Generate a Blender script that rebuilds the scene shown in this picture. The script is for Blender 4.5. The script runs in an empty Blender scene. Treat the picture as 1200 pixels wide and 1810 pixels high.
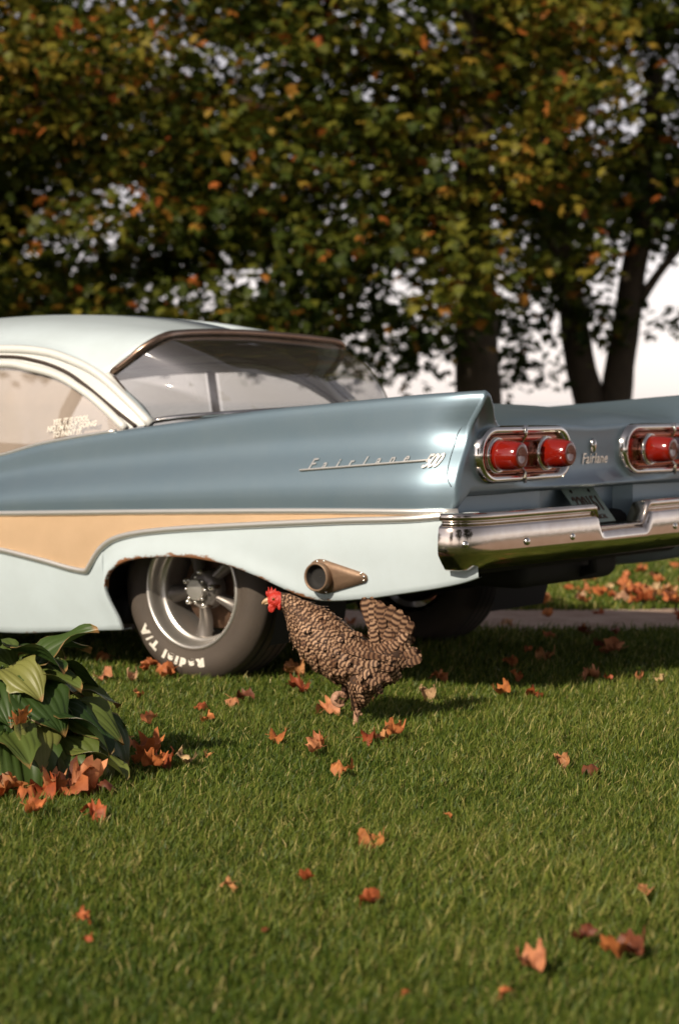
import bpy, bmesh, math, random
import numpy as np
from mathutils import Vector, Matrix

random.seed(7)
rng = np.random.default_rng(7)
scene = bpy.context.scene
COL = scene.collection

# ------------------------------------------------------------------ camera, sky, sun, exposure
CAM_Z = 0.994
cam_d = bpy.data.cameras.new('camera')
cam_d.sensor_fit = 'HORIZONTAL'
cam_d.sensor_width = 24.0
cam_d.lens = 72.0
cam_d.clip_end = 6000
cam_d.dof.use_dof = True
cam_d.dof.focus_distance = 5.55
cam_d.dof.aperture_fstop = 3.4
cam = bpy.data.objects.new('camera', cam_d)
COL.objects.link(cam)
cam.location = (0, 0, CAM_Z)
cam.rotation_euler = (math.radians(90) - math.atan((905 - 712) / 3600.0), 0, 0)
scene.camera = cam

SUN_EL, SUN_AZ = math.radians(33), math.radians(180 + 36)     # azimuth clockwise from +Y (north)
to_sun = Vector((math.sin(SUN_AZ) * math.cos(SUN_EL), math.cos(SUN_AZ) * math.cos(SUN_EL), math.sin(SUN_EL)))
world = bpy.data.worlds.new('World')
scene.world = world
world.use_nodes = True
wn = world.node_tree
wn.nodes.clear()
sky = wn.nodes.new('ShaderNodeTexSky')
sky.sky_type = 'NISHITA'
sky.sun_disc = False
sky.sun_elevation = SUN_EL
sky.sun_rotation = SUN_AZ
sky.air_density = 0.9
sky.dust_density = 0.4
sky.ozone_density = 0.8
bg = wn.nodes.new('ShaderNodeBackground')
bg.inputs['Strength'].default_value = 0.115
out = wn.nodes.new('ShaderNodeOutputWorld')
bw = wn.nodes.new('ShaderNodeRGBToBW')                       # thin high haze: most of the blue is washed out of the whole sky
hz = wn.nodes.new('ShaderNodeMix'); hz.data_type = 'RGBA'; hz.inputs[0].default_value = 0.80
warm = wn.nodes.new('ShaderNodeMix'); warm.data_type = 'RGBA'; warm.blend_type = 'MULTIPLY'
warm.inputs[0].default_value = 1.0
warm.inputs[7].default_value = (1.09, 0.975, 0.955, 1)
wn.links.new(sky.outputs[0], bw.inputs[0])
wn.links.new(sky.outputs[0], hz.inputs[6])
wn.links.new(bw.outputs[0], hz.inputs[7])
wn.links.new(hz.outputs[2], warm.inputs[6])
wn.links.new(warm.outputs[2], bg.inputs[0])
wn.links.new(bg.outputs[0], out.inputs[0])
sun_d = bpy.data.lights.new('sun', 'SUN')
sun_d.energy = 4.2
sun_d.angle = math.radians(0.9)
sun_d.color = (1.0, 0.87, 0.70)
sun = bpy.data.objects.new('sun', sun_d)
COL.objects.link(sun)
sun.rotation_euler = (-to_sun).to_track_quat('-Z', 'Y').to_euler()
sun.location = to_sun * 40
vs = scene.view_settings
vs.view_transform = 'Standard'
vs.look = 'None'
vs.gamma = 1.0
vs.exposure = 0.22
scene.cycles.max_bounces = 8
scene.cycles.transparent_max_bounces = 24
scene.cycles.use_denoising = True

# ------------------------------------------------------------------ helpers
def nodes_of(m):
    return m.node_tree.nodes, m.node_tree.links

def mat(name, col, rough=0.5, metal=0.0, coat=0.0, noise=None, bump=None, spec=0.5, trans=0.0, sheen=0.0):
    """noise=(scale, other_colour, amount)  bump=(scale, strength)"""
    m = bpy.data.materials.new(name)
    m.use_nodes = True
    n, l = nodes_of(m)
    b = n['Principled BSDF']
    b.inputs['Base Color'].default_value = (*col, 1)
    b.inputs['Roughness'].default_value = rough
    b.inputs['Metallic'].default_value = metal
    b.inputs['Coat Weight'].default_value = coat
    b.inputs['Specular IOR Level'].default_value = spec
    tc = n.new('ShaderNodeTexCoord')
    if noise:
        t = n.new('ShaderNodeTexNoise')
        t.inputs['Scale'].default_value = noise[0]
        t.inputs['Detail'].default_value = 6
        t.inputs['Roughness'].default_value = 0.65
        l.new(tc.outputs['Object'], t.inputs['Vector'])
        r = n.new('ShaderNodeValToRGB')
        r.color_ramp.elements[0].position = 0.5 - 0.28 * noise[2]
        r.color_ramp.elements[1].position = 0.5 + 0.28 * noise[2]
        r.color_ramp.elements[0].color = (*col, 1)
        r.color_ramp.elements[1].color = (*noise[1], 1)
        l.new(t.outputs[0], r.inputs[0])
        l.new(r.outputs[0], b.inputs['Base Color'])
    if bump:
        t2 = n.new('ShaderNodeTexNoise')
        t2.inputs['Scale'].default_value = bump[0]
        t2.inputs['Detail'].default_value = 5
        l.new(tc.outputs['Object'], t2.inputs['Vector'])
        bp = n.new('ShaderNodeBump')
        bp.inputs['Strength'].default_value = bump[1]
        bp.inputs['Distance'].default_value = 0.01
        l.new(t2.outputs[0], bp.inputs['Height'])
        l.new(bp.outputs[0], b.inputs['Normal'])
    return m

def link(o, parent=None):
    COL.objects.link(o)
    if parent is not None:
        o.parent = parent
    return o

def empty(name, loc=(0, 0, 0), rz=0.0):
    o = bpy.data.objects.new(name, None)
    o.empty_display_size = 0.1
    COL.objects.link(o)
    o.location = loc
    o.rotation_euler = (0, 0, rz)
    return o

def tag(o, label=None, cat=None, group=None, kind=None):
    if label: o['label'] = label
    if cat: o['category'] = cat
    if group: o['group'] = group
    if kind: o['kind'] = kind
    return o

def mesh(name, verts, faces, mats, smooth=True, fmat=None):
    me = bpy.data.meshes.new(name)
    me.from_pydata([tuple(map(float, v)) for v in verts], [], [tuple(map(int, f)) for f in faces])
    for m in (mats if isinstance(mats, (list, tuple)) else [mats]):
        me.materials.append(m)
    if fmat is not None:
        me.polygons.foreach_set('material_index', np.asarray(fmat, dtype=np.int32))
    me.polygons.foreach_set('use_smooth', np.full(len(me.polygons), smooth))
    me.update()
    return me

def obj(name, verts, faces, mats, parent=None, smooth=True, fmat=None):
    return link(bpy.data.objects.new(name, mesh(name, verts, faces, mats, smooth, fmat)), parent)

class MB:
    """collects verts/faces"""
    def __init__(s):
        s.v, s.f, s.m = [], [], []
    def add(s, v, f, mi=0):
        o = len(s.v)
        s.v += [tuple(p) for p in v]
        s.f += [tuple(i + o for i in q) for q in f]
        s.m += [mi] * len(f)
        return s
    def build(s, name, mats, parent=None, smooth=True):
        return obj(name, s.v, s.f, mats, parent, smooth, s.m)

def mirror(v, f):
    return [(p[0], -p[1], p[2]) for p in v], [tuple(reversed(q)) for q in f]

def grid(rows, close_u=False, close_v=False):
    """rows: list of equal-length point lists"""
    R, Cc = len(rows), len(rows[0])
    v = [p for r in rows for p in r]
    f = []
    for i in range(R if close_v else R - 1):
        for j in range(Cc if close_u else Cc - 1):
            a = i * Cc + j; b = i * Cc + (j + 1) % Cc
            c = ((i + 1) % R) * Cc + (j + 1) % Cc; d = ((i + 1) % R) * Cc + j
            f.append((a, b, c, d))
    return v, f

def tube(pts, rad, seg=8, caps=True, flat=(1.0, 1.0), up=(0, 0, 1)):
    """round tube along points; rad number or list; flat scales (side, up)"""
    pts = [Vector(p) for p in pts]
    n = len(pts)
    rows = []
    for i, p in enumerate(pts):
        t = (pts[min(i + 1, n - 1)] - pts[max(i - 1, 0)])
        t = t.normalized() if t.length > 1e-9 else Vector((1, 0, 0))
        u = Vector(up)
        if abs(t.dot(u)) > 0.95: u = Vector((0, 1, 0)) if abs(t.y) < .9 else Vector((1, 0, 0))
        s = t.cross(u).normalized(); w = s.cross(t)
        r = rad[i] if isinstance(rad, (list, tuple)) else rad
        rows.append([p + s * (math.cos(a) * r * flat[0]) + w * (math.sin(a) * r * flat[1])
                     for a in [2 * math.pi * k / seg for k in range(seg)]])
    v, f = grid(rows, close_u=True)
    if caps:
        f.append(tuple(range(seg))[::-1])
        f.append(tuple((n - 1) * seg + k for k in range(seg)))
    return v, f

def box(c, s, bev=0.0):
    """bevelled box: centre, full size"""
    bm = bmesh.new()
    bmesh.ops.create_cube(bm, size=1.0)
    for w in bm.verts:
        w.co = Vector((c[0] + w.co.x * s[0], c[1] + w.co.y * s[1], c[2] + w.co.z * s[2]))
    if bev > 0:
        bmesh.ops.bevel(bm, geom=bm.edges[:], offset=bev, segments=3, profile=0.5, affect='EDGES')
    bm.verts.index_update()
    v = [tuple(w.co) for w in bm.verts]; f = [tuple(w.index for w in q.verts) for q in bm.faces]
    bm.free()
    return v, f

def revolve(profile, seg=48, axis_y=True):
    """profile (r, y) revolved round the Y axis"""
    rows = [[(r * math.cos(a), y, r * math.sin(a)) for a in [2 * math.pi * k / seg for k in range(seg)]] for r, y in profile]
    return grid(rows, close_u=True)

class Curve:
    """monotone cubic interpolation"""
    def __init__(s, pts):
        s.x = np.array([p[0] for p in pts], float); s.y = np.array([p[1] for p in pts], float)
        h = np.diff(s.x); d = np.diff(s.y) / h
        m = np.zeros(len(s.x)); m[0], m[-1] = d[0], d[-1]
        for i in range(1, len(s.x) - 1):
            if d[i - 1] * d[i] > 0:
                w1, w2 = 2 * h[i] + h[i - 1], h[i] + 2 * h[i - 1]
                m[i] = (w1 + w2) / (w1 / d[i - 1] + w2 / d[i])
        s.m = m
    def __call__(s, x):
        x = min(max(x, s.x[0]), s.x[-1])
        i = min(max(int(np.searchsorted(s.x, x) - 1), 0), len(s.x) - 2)
        h = s.x[i + 1] - s.x[i]; t = (x - s.x[i]) / h
        return float((1 + 2 * t) * (1 - t) ** 2 * s.y[i] + t * (1 - t) ** 2 * h * s.m[i]
                     + t * t * (3 - 2 * t) * s.y[i + 1] + t * t * (t - 1) * h * s.m[i + 1])

def spline(pts, n):
    """Catmull-Rom through points, n samples evenly by length"""
    P = [np.array(p, float) for p in pts]
    P = [2 * P[0] - P[1]] + P + [2 * P[-1] - P[-2]]
    o = []
    for i in range(1, len(P) - 2):
        for t in np.linspace(0, 1, 24, endpoint=False):
            a, b, c, d = P[i - 1], P[i], P[i + 1], P[i + 2]
            o.append(.5 * (2 * b + (c - a) * t + (2 * a - 5 * b + 4 * c - d) * t * t + (3 * b - a - 3 * c + d) * t ** 3))
    o.append(P[-2])
    o = np.array(o); L = np.r_[0, np.cumsum(np.linalg.norm(np.diff(o, axis=0), axis=1))]
    q = np.linspace(0, L[-1], n)
    return [tuple(np.interp(k, L, o[:, j]) for j in range(o.shape[1])) for k in q]

def smooth01(t):
    t = min(max(t, 0.0), 1.0)
    return t * t * (3 - 2 * t)

def text_mesh(s, size=1.0, extrude=0.0, offset=0.0, space=1.0, align='CENTER'):
    """verts (x right, y up, z out) and faces of a line of lettering"""
    c = bpy.data.curves.new('lettering', 'FONT')
    c.body = s; c.size = size; c.extrude = extrude; c.offset = offset
    c.align_x = align; c.space_character = space; c.resolution_u = 3
    o = bpy.data.objects.new('lettering', c)
    COL.objects.link(o)
    bpy.context.view_layer.update()
    dg = bpy.context.evaluated_depsgraph_get()
    me = o.evaluated_get(dg).to_mesh()
    v = [tuple(w.co) for w in me.vertices]; f = [tuple(p.vertices) for p in me.polygons]
    o.evaluated_get(dg).to_mesh_clear()
    bpy.data.objects.remove(o); bpy.data.curves.remove(c)
    return v, f

# ------------------------------------------------------------------ materials
def paint(name, col, rough, metal, coat, dirt):
    m = mat(name, col, rough, metal, coat)
    n, l = nodes_of(m); b = n['Principled BSDF']
    b.inputs['Coat Roughness'].default_value = 0.12
    tc = n.new('ShaderNodeTexCoord')
    t = n.new('ShaderNodeTexNoise'); t.inputs['Scale'].default_value = 5; t.inputs['Detail'].default_value = 8; t.inputs['Roughness'].default_value = .7
    l.new(tc.outputs['Object'], t.inputs['Vector'])
    r = n.new('ShaderNodeValToRGB')
    r.color_ramp.elements[0].position = .35; r.color_ramp.elements[1].position = .75
    r.color_ramp.elements[0].color = (*col, 1); r.color_ramp.elements[1].color = (*dirt, 1)
    l.new(t.outputs[0], r.inputs[0])
    # chips and rust creeping in from free edges (attribute 'edge' = distance to the panel edge)
    at = n.new('ShaderNodeAttribute'); at.attribute_name = 'edge'
    t2 = n.new('ShaderNodeTexNoise'); t2.inputs['Scale'].default_value = 26; t2.inputs['Detail'].default_value = 7; t2.inputs['Roughness'].default_value = .75
    mp = n.new('ShaderNodeMapping'); mp.inputs['Scale'].default_value = (.55, 1, 1.5)
    l.new(tc.outputs['Object'], mp.inputs[0]); l.new(mp.outputs[0], t2.inputs['Vector'])
    t3 = n.new('ShaderNodeTexNoise'); t3.inputs['Scale'].default_value = 3.2
    l.new(tc.outputs['Object'], t3.inputs['Vector'])
    ad = n.new('ShaderNodeMath'); ad.operation = 'MULTIPLY_ADD'; ad.inputs[1].default_value = .55; l.new(t3.outputs[0], ad.inputs[0]); l.new(t2.outputs[0], ad.inputs[2])
    sb = n.new('ShaderNodeMath'); sb.operation = 'SUBTRACT'; l.new(ad.outputs[0], sb.inputs[0]); l.new(at.outputs['Fac'], sb.inputs[1])
    r2 = n.new('ShaderNodeValToRGB'); r2.color_ramp.elements[0].position = .46; r2.color_ramp.elements[1].position = .54
    l.new(sb.outputs[0], r2.inputs[0])
    mx = n.new('ShaderNodeMix'); mx.data_type = 'RGBA'
    l.new(r2.outputs[0], mx.inputs[0]); l.new(r.outputs[0], mx.inputs[6])
    r3 = n.new('ShaderNodeValToRGB'); r3.color_ramp.elements[0].color = (.10, .035, .012, 1); r3.color_ramp.elements[1].color = (.34, .15, .06, 1)
    l.new(t2.outputs[0], r3.inputs[0]); l.new(r3.outputs[0], mx.inputs[7])
    l.new(mx.outputs[2], b.inputs['Base Color'])
    mr = n.new('ShaderNodeMapRange'); mr.inputs[3].default_value = rough; mr.inputs[4].default_value = .85
    l.new(r2.outputs[0], mr.inputs[0]); l.new(mr.outputs[0], b.inputs['Roughness'])
    mc = n.new('ShaderNodeMapRange'); mc.inputs[3].default_value = coat; mc.inputs[4].default_value = 0
    l.new(r2.outputs[0], mc.inputs[0]); l.new(mc.outputs[0], b.inputs['Coat Weight'])
    return m

M = {}
M['blue'] = paint('slate_blue_paint', (.180, .255, .312), .42, .62, .25, (.205, .276, .325))
M['pale'] = paint('pale_blue_white_paint', (.545, .635, .675), .42, 0, .22, (.50, .58, .61))
M['gold'] = mat('ribbed_gold_insert', (.66, .46, .285), .5, .12, noise=(9, (.58, .40, .24), 1))
M['chrome'] = mat('chrome', (.78, .76, .73), .09, 1.0, noise=(6, (.68, .65, .60), 1), bump=(14, .03))
M['bumper'] = mat('worn_bumper_chrome', (.74, .69, .64), .12, 1.0, noise=(7, (.55, .47, .40), 1), bump=(5, .10))
M['steel'] = mat('dull_stainless_trim', (.82, .80, .76), .34, .8)
M['trimwhite'] = mat('pale_roof_trim', (.78, .79, .76), .3, .15)
M['rubber'] = mat('dark_window_rubber', (.035, .02, .014), .6)
M['rustmetal'] = mat('brown_oxidised_steel', (.30, .20, .13), .5, .45, noise=(18, (.20, .125, .08), 1), bump=(40, .15))
M['tyre'] = mat('dusty_tyre_rubber', (.060, .047, .038), .75, noise=(7, (.085, .066, .05), 1), bump=(90, .12))
M['letter'] = mat('raised_white_letters', (.72, .68, .60), .6)
M['alloy'] = mat('cast_alloy_rim', (.70, .67, .63), .38, .85, noise=(10, (.58, .55, .51), 1))
M['spoke'] = mat('grey_painted_spoke', (.22, .20, .185), .42, .7)
M['black'] = mat('underbody_black', (.012, .011, .010), .8)
M['brake'] = mat('rusty_drum', (.11, .055, .03), .8, .3, noise=(30, (.06, .035, .02), 1))
M['lens'] = mat('red_lens', (.20, .008, .003), .12, 0, .5, spec=.6)
_n, _l = nodes_of(M['lens']); _n['Principled BSDF'].inputs['Subsurface Weight'].default_value = .0
_n['Principled BSDF'].inputs['Subsurface Radius'].default_value = (.02, .004, .002)
M['lensback'] = mat('red_reflection_chrome', (.46, .17, .11), .2, .85, noise=(12, (.34, .10, .06), 1))  # chrome recess; the red it reflects is put into its colour
M['seat'] = mat('grey_vinyl_seat', (.20, .165, .14), .55, bump=(60, .1))
M['inside'] = mat('interior_trim', (.13, .105, .088), .7)
M['headliner'] = mat('headliner_cloth', (.22, .19, .165), .9)
M['plate'] = mat('pale_green_plate', (.30, .40, .37), .5, .1, noise=(40, (.24, .33, .30), 1))
M['platetext'] = mat('dark_plate_lettering', (.10, .055, .04), .6)
M['bolt'] = mat('bright_bolt', (.85, .83, .78), .22, 1.0)
M['brow'] = mat('brown_reflection_roof_trim', (.36, .25, .19), .25, .9, noise=(9, (.26, .17, .12), 1))  # chrome trim with a brown ground reflection put into its colour
M['seam'] = mat('dark_panel_gap', (.02, .025, .027), .8)

def glass(name, dust, amount, f0=.075):
    m = bpy.data.materials.new(name); m.use_nodes = True
    n, l = nodes_of(m); n.clear()
    o = n.new('ShaderNodeOutputMaterial')
    tr = n.new('ShaderNodeBsdfTransparent'); tr.inputs[0].default_value = (.92, .92, .90, 1)
    gl = n.new('ShaderNodeBsdfGlossy'); gl.inputs['Roughness'].default_value = .02
    df = n.new('ShaderNodeBsdfDiffuse'); df.inputs[0].default_value = (*dust, 1)
    lw = n.new('ShaderNodeLayerWeight'); lw.inputs[0].default_value = .5      # Schlick, the same from both sides of the pane
    pw = n.new('ShaderNodeMath'); pw.operation = 'POWER'; pw.inputs[1].default_value = 5; l.new(lw.outputs['Facing'], pw.inputs[0])
    fr = n.new('ShaderNodeMath'); fr.operation = 'MULTIPLY_ADD'; fr.inputs[1].default_value = .92; fr.inputs[2].default_value = f0; l.new(pw.outputs[0], fr.inputs[0])
    m1 = n.new('ShaderNodeMixShader'); m2 = n.new('ShaderNodeMixShader')
    tc = n.new('ShaderNodeTexCoord'); t = n.new('ShaderNodeTexNoise'); t.inputs['Scale'].default_value = 4; t.inputs['Detail'].default_value = 5
    l.new(tc.outputs['Object'], t.inputs['Vector'])
    mr = n.new('ShaderNodeMapRange'); mr.inputs[3].default_value = amount * .6; mr.inputs[4].default_value = amount * 1.4
    l.new(t.outputs[0], mr.inputs[0])
    l.new(mr.outputs[0], m1.inputs[0]); l.new(tr.outputs[0], m1.inputs[1]); l.new(df.outputs[0], m1.inputs[2])
    l.new(fr.outputs[0], m2.inputs[0]); l.new(m1.outputs[0], m2.inputs[1]); l.new(gl.outputs[0], m2.inputs[2])
    l.new(m2.outputs[0], o.inputs[0])
    return m
M['glass'] = glass('rear_window_glass', (.5, .45, .38), .07, .24)
M['sideglass'] = glass('dusty_side_glass', (.66, .54, .44), .42)

def attr_mat(name, stops, attr='tint', rough=.6, transl=.0, spec=.3, noise=None):
    """colour picked by a per-piece random attribute through a colour ramp, with translucency"""
    m = bpy.data.materials.new(name); m.use_nodes = True
    n, l = nodes_of(m); b = n['Principled BSDF']
    b.inputs['Roughness'].default_value = rough; b.inputs['Specular IOR Level'].default_value = spec
    a = n.new('ShaderNodeAttribute'); a.attribute_name = attr
    r = n.new('ShaderNodeValToRGB')
    e = r.color_ramp.elements
    while len(e) < len(stops): e.new(.5)
    for q, (p, c) in zip(e, stops): q.position = p; q.color = (*c, 1)
    l.new(a.outputs['Fac'], r.inputs[0])
    col = r.outputs[0]
    if noise:
        tc = n.new('ShaderNodeTexCoord'); t = n.new('ShaderNodeTexNoise'); t.inputs['Scale'].default_value = noise[0]; t.inputs['Detail'].default_value = 6
        l.new(tc.outputs['Object'], t.inputs['Vector'])
        mx = n.new('ShaderNodeMix'); mx.data_type = 'RGBA'; mx.blend_type = 'MULTIPLY'; mx.inputs[0].default_value = 1
        r2 = n.new('ShaderNodeValToRGB'); r2.color_ramp.elements[0].position = .3; r2.color_ramp.elements[1].position = .7
        r2.color_ramp.elements[0].color = (*noise[1], 1); r2.color_ramp.elements[1].color = (1, 1, 1, 1)
        l.new(t.outputs[0], r2.inputs[0]); l.new(col, mx.inputs[6]); l.new(r2.outputs[0], mx.inputs[7])
        col = mx.outputs[2]
    l.new(col, b.inputs['Base Color'])
    if transl > 0:
        tl = n.new('ShaderNodeBsdfTranslucent'); l.new(col, tl.inputs[0])
        ms = n.new('ShaderNodeMixShader'); ms.inputs[0].default_value = transl
        l.new(b.outputs[0], ms.inputs[1]); l.new(tl.outputs[0], ms.inputs[2])
        l.new(ms.outputs[0], n['Material Output'].inputs[0])
    return m

def big_mesh(name, verts, faces_tri, material, attr=None, smooth=False, attr_name='tint'):
    """numpy: verts (N,3), tris (T,3), optional per-vertex float attribute"""
    me = bpy.data.meshes.new(name)
    me.vertices.add(len(verts)); me.vertices.foreach_set('co', np.ascontiguousarray(verts, dtype=np.float32).ravel())
    T = len(faces_tri)
    me.loops.add(T * 3); me.loops.foreach_set('vertex_index', np.ascontiguousarray(faces_tri, dtype=np.int32).ravel())
    me.polygons.add(T)
    me.polygons.foreach_set('loop_start', np.arange(0, T * 3, 3, dtype=np.int32))
    me.polygons.foreach_set('use_smooth', np.full(T, smooth))
    me.update(calc_edges=True)
    if attr is not None:
        a = me.attributes.new(attr_name, 'FLOAT', 'POINT'); a.data.foreach_set('value', np.ascontiguousarray(attr, dtype=np.float32))
    me.materials.append(material)
    return me

# ------------------------------------------------------------------ the setting: lawn, driveway, lake
def noise_ground(name, stops, scale, rough=.95, bump=.4, scale2=None):
    m = bpy.data.materials.new(name); m.use_nodes = True
    n, l = nodes_of(m); b = n['Principled BSDF']; b.inputs['Roughness'].default_value = rough; b.inputs['Specular IOR Level'].default_value = .2
    tc = n.new('ShaderNodeTexCoord'); t = n.new('ShaderNodeTexNoise'); t.inputs['Scale'].default_value = scale; t.inputs['Detail'].default_value = 8; t.inputs['Roughness'].default_value = .75
    l.new(tc.outputs['Object'], t.inputs['Vector'])
    t2 = n.new('ShaderNodeTexNoise'); t2.inputs['Scale'].default_value = scale2 or scale * .08; t2.inputs['Detail'].default_value = 3
    l.new(tc.outputs['Object'], t2.inputs['Vector'])
    ad = n.new('ShaderNodeMath'); ad.operation = 'MULTIPLY_ADD'; ad.inputs[1].default_value = .6; l.new(t2.outputs[0], ad.inputs[0])
    ml = n.new('ShaderNodeMath'); ml.operation = 'MULTIPLY'; ml.inputs[1].default_value = .6; l.new(t.outputs[0], ml.inputs[0]); l.new(ml.outputs[0], ad.inputs[2])
    r = n.new('ShaderNodeValToRGB'); e = r.color_ramp.elements
    while len(e) < len(stops): e.new(.5)
    for q, (p, c) in zip(e, stops): q.position = p; q.color = (*c, 1)
    l.new(ad.outputs[0], r.inputs[0]); l.new(r.outputs[0], b.inputs['Base Color'])
    bp = n.new('ShaderNodeBump'); bp.inputs['Strength'].default_value = bump; bp.inputs['Distance'].default_value = .02
    l.new(t.outputs[0], bp.inputs['Height']); l.new(bp.outputs[0], b.inputs['Normal'])
    return m

M['soil'] = noise_ground('lawn_soil_and_thatch', [(.35, (.026, .036, .010)), (.6, (.045, .062, .016)), (.8, (.075, .078, .028))], 22)
M['drive'] = noise_ground('pinkish_gravel_drive', [(.35, (.30, .205, .155)), (.55, (.43, .31, .245)), (.75, (.56, .43, .35))], 60, bump=.6)
M['lake'] = mat('still_lake_water', (.10, .13, .14), .12, 0, spec=.6, bump=(.6, .05))

def in_drive(x, y):
    return (y > drive_near(x)) & (y < drive_far(x))
def drive_near(x):
    return 8.66 - 6.5 * np.clip((x - 2.4) / 2.5, 0, 1) ** 1.5 + .012 * x + .03 * np.sin(x * 1.7) + .015 * np.sin(x * 5.1 + 1)
def drive_far(x):
    return 9.62 + 5.0 * np.clip((x - 2.6) / 3.0, 0, 1) ** 1.5 + .07 * x + .04 * np.sin(x * 1.1 + 2) + .02 * np.sin(x * 4.3)

# lawn sheet with a gentle fall to the shore
rows = []
for y in list(np.linspace(-45, 38, 30)) + [41, 44, 47, 50]:
    rows.append([(x, y, 0 if y < 39 else -(y - 39) * .16) for x in np.linspace(-120, 120, 25)])
v, f = grid(rows)
tag(obj('lawn', v, [q for q in f], M['soil']), 'mown green lawn around the car', 'lawn', kind='structure')
xs = np.linspace(-30, 30, 241)
v, f = grid([[(x, drive_near(x) - .05, .004) for x in xs], [(x, (drive_near(x) + drive_far(x)) / 2, .012) for x in xs], [(x, drive_far(x) + .05, .004) for x in xs]])
tag(obj('driveway', v, f, M['drive']), 'narrow pinkish gravel drive behind the car', 'driveway', kind='structure')
v, f = grid([[(x, y, -1.0) for x in (-3000, -300, 0, 300, 3000)] for y in (44, 150, 600, 5000)])
tag(obj('lake', v, f, M['lake']), 'pale still water beyond the trees', 'water', kind='structure')

# grass blades: one mass, individually grown
M['grass'] = attr_mat('lawn_grass', [(0, (.046, .088, .010)), (.35, (.105, .155, .018)), (.7, (.200, .235, .038)), (.9, (.37, .35, .09)), (1, (.52, .42, .18))], rough=.5, transl=.32, spec=.35)

def patch_noise(x, y):
    return (np.sin(x * 2.3 + 1.1 * np.sin(y * 1.7)) + np.sin(y * 3.1 + 1.3 * np.sin(x * 1.9 + 1)) + np.sin((x + y) * 5.7) * .6 + np.sin(x * 9.1 - y * 7.3) * .5) / 3.1

def grow(n, y0, y1, pad, hmin, hmax, wid, outer=0.0):
    y = y0 + (y1 - y0) * rng.random(n)
    half = y * .172 + pad
    x = (rng.random(n) * 2 - 1) * half
    if outer:                                         # the lawn to either side of the denser middle
        x = np.sign(x) * (half + rng.random(n) * outer)
    ok = ~in_drive(x, y) & (np.hypot(x + .98, y - 5.33) > .33)
    # ragged lawn edge along the drive
    x, y = x[ok], y[ok]; n = len(x)
    pn = patch_noise(x, y)
    edge = np.exp(-np.abs(y - drive_near(x)) / .07)
    hgt = (hmin + (hmax - hmin) * rng.random(n) ** 1.6) * (1 + .22 * pn) * (1 + .35 * edge)
    az = rng.random(n) * 2 * np.pi
    lean = (.15 + .75 * rng.random(n) ** 1.3)
    comb = rng.random(n) * .25
    dx, dy = np.cos(az) * lean + comb, np.sin(az) * lean
    wa = rng.random(n) * np.pi
    wx, wy = np.cos(wa) * wid * (.6 + .8 * rng.random(n)), np.sin(wa) * wid * (.6 + .8 * rng.random(n))
    z0 = np.zeros(n)
    P = np.empty((n, 5, 3), np.float32)
    P[:, 0] = np.c_[x - wx, y - wy, z0 - .004]; P[:, 1] = np.c_[x + wx, y + wy, z0 - .004]
    mx, my, mz = x + dx * hgt * .38, y + dy * hgt * .38, hgt * .58
    P[:, 2] = np.c_[mx - wx * .8, my - wy * .8, mz]; P[:, 3] = np.c_[mx + wx * .8, my + wy * .8, mz]
    P[:, 4] = np.c_[x + dx * hgt, y + dy * hgt, hgt * (1.02 - .38 * lean)]
    tri = np.array([[0, 1, 3], [0, 3, 2], [2, 3, 4]])
    F = (np.arange(n)[:, None, None] * 5 + tri[None]).reshape(-1, 3)
    tint = np.clip(.38 + .17 * pn + .27 * rng.standard_normal(n), 0, .93)
    dry = rng.random(n) < .035
    tint[dry] = .93 + .07 * rng.random(dry.sum())
    return P.reshape(-1, 3), F, np.repeat(tint, 5)

parts = [grow(150000, 3.0, 5.0, .30, .026, .060, .0016),
         grow(140000, 5.0, 7.0, .45, .026, .058, .0019),
         grow(95000, 7.0, 9.0, .55, .026, .060, .0024),
         grow(90000, 9.6, 14.5, .9, .03, .062, .0042),
         grow(26000, 14.5, 24.0, 1.5, .04, .075, .009),
         grow(70000, 2.0, 6.0, .30, .028, .060, .0034, outer=1.8),
         grow(50000, 6.0, 9.0, .48, .028, .060, .0042, outer=2.2),
         grow(30000, 9.6, 16.0, .9, .03, .065, .007, outer=3.0),
         grow(16000, 2.2, 3.0, .2, .026, .060, .0024)]
V, F, T, o = [], [], [], 0
for a, b_, c in parts:
    V.append(a); F.append(b_ + o); T.append(c); o += len(a)
me = big_mesh('grass', np.concatenate(V), np.concatenate(F), M['grass'], np.concatenate(T))
tag(link(bpy.data.objects.new('grass', me)), 'short green grass blades covering the lawn', 'grass', kind='stuff')

# ------------------------------------------------------------------ the car  (local: +x to the tail, -y its left side, z up, rear axle at x=0)
_obj = obj
def obj(name, verts, faces, mats, parent=None, smooth=True, fmat=None):
    o = _obj(name, verts, faces, mats, parent, smooth, fmat)
    if mats in (M['blue'], M['pale']) or mats == [M['pale']]:
        a = o.data.attributes.new('edge', 'FLOAT', 'POINT')
        a.data.foreach_set('value', np.ones(len(o.data.vertices), np.float32))
    return o
car = empty('vintage_car', (-.047, 7.844, 0), math.radians(-36.4))
tag(car, 'pale blue and slate blue two-tone vintage sedan with tail fins parked on the lawn', 'car')

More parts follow.
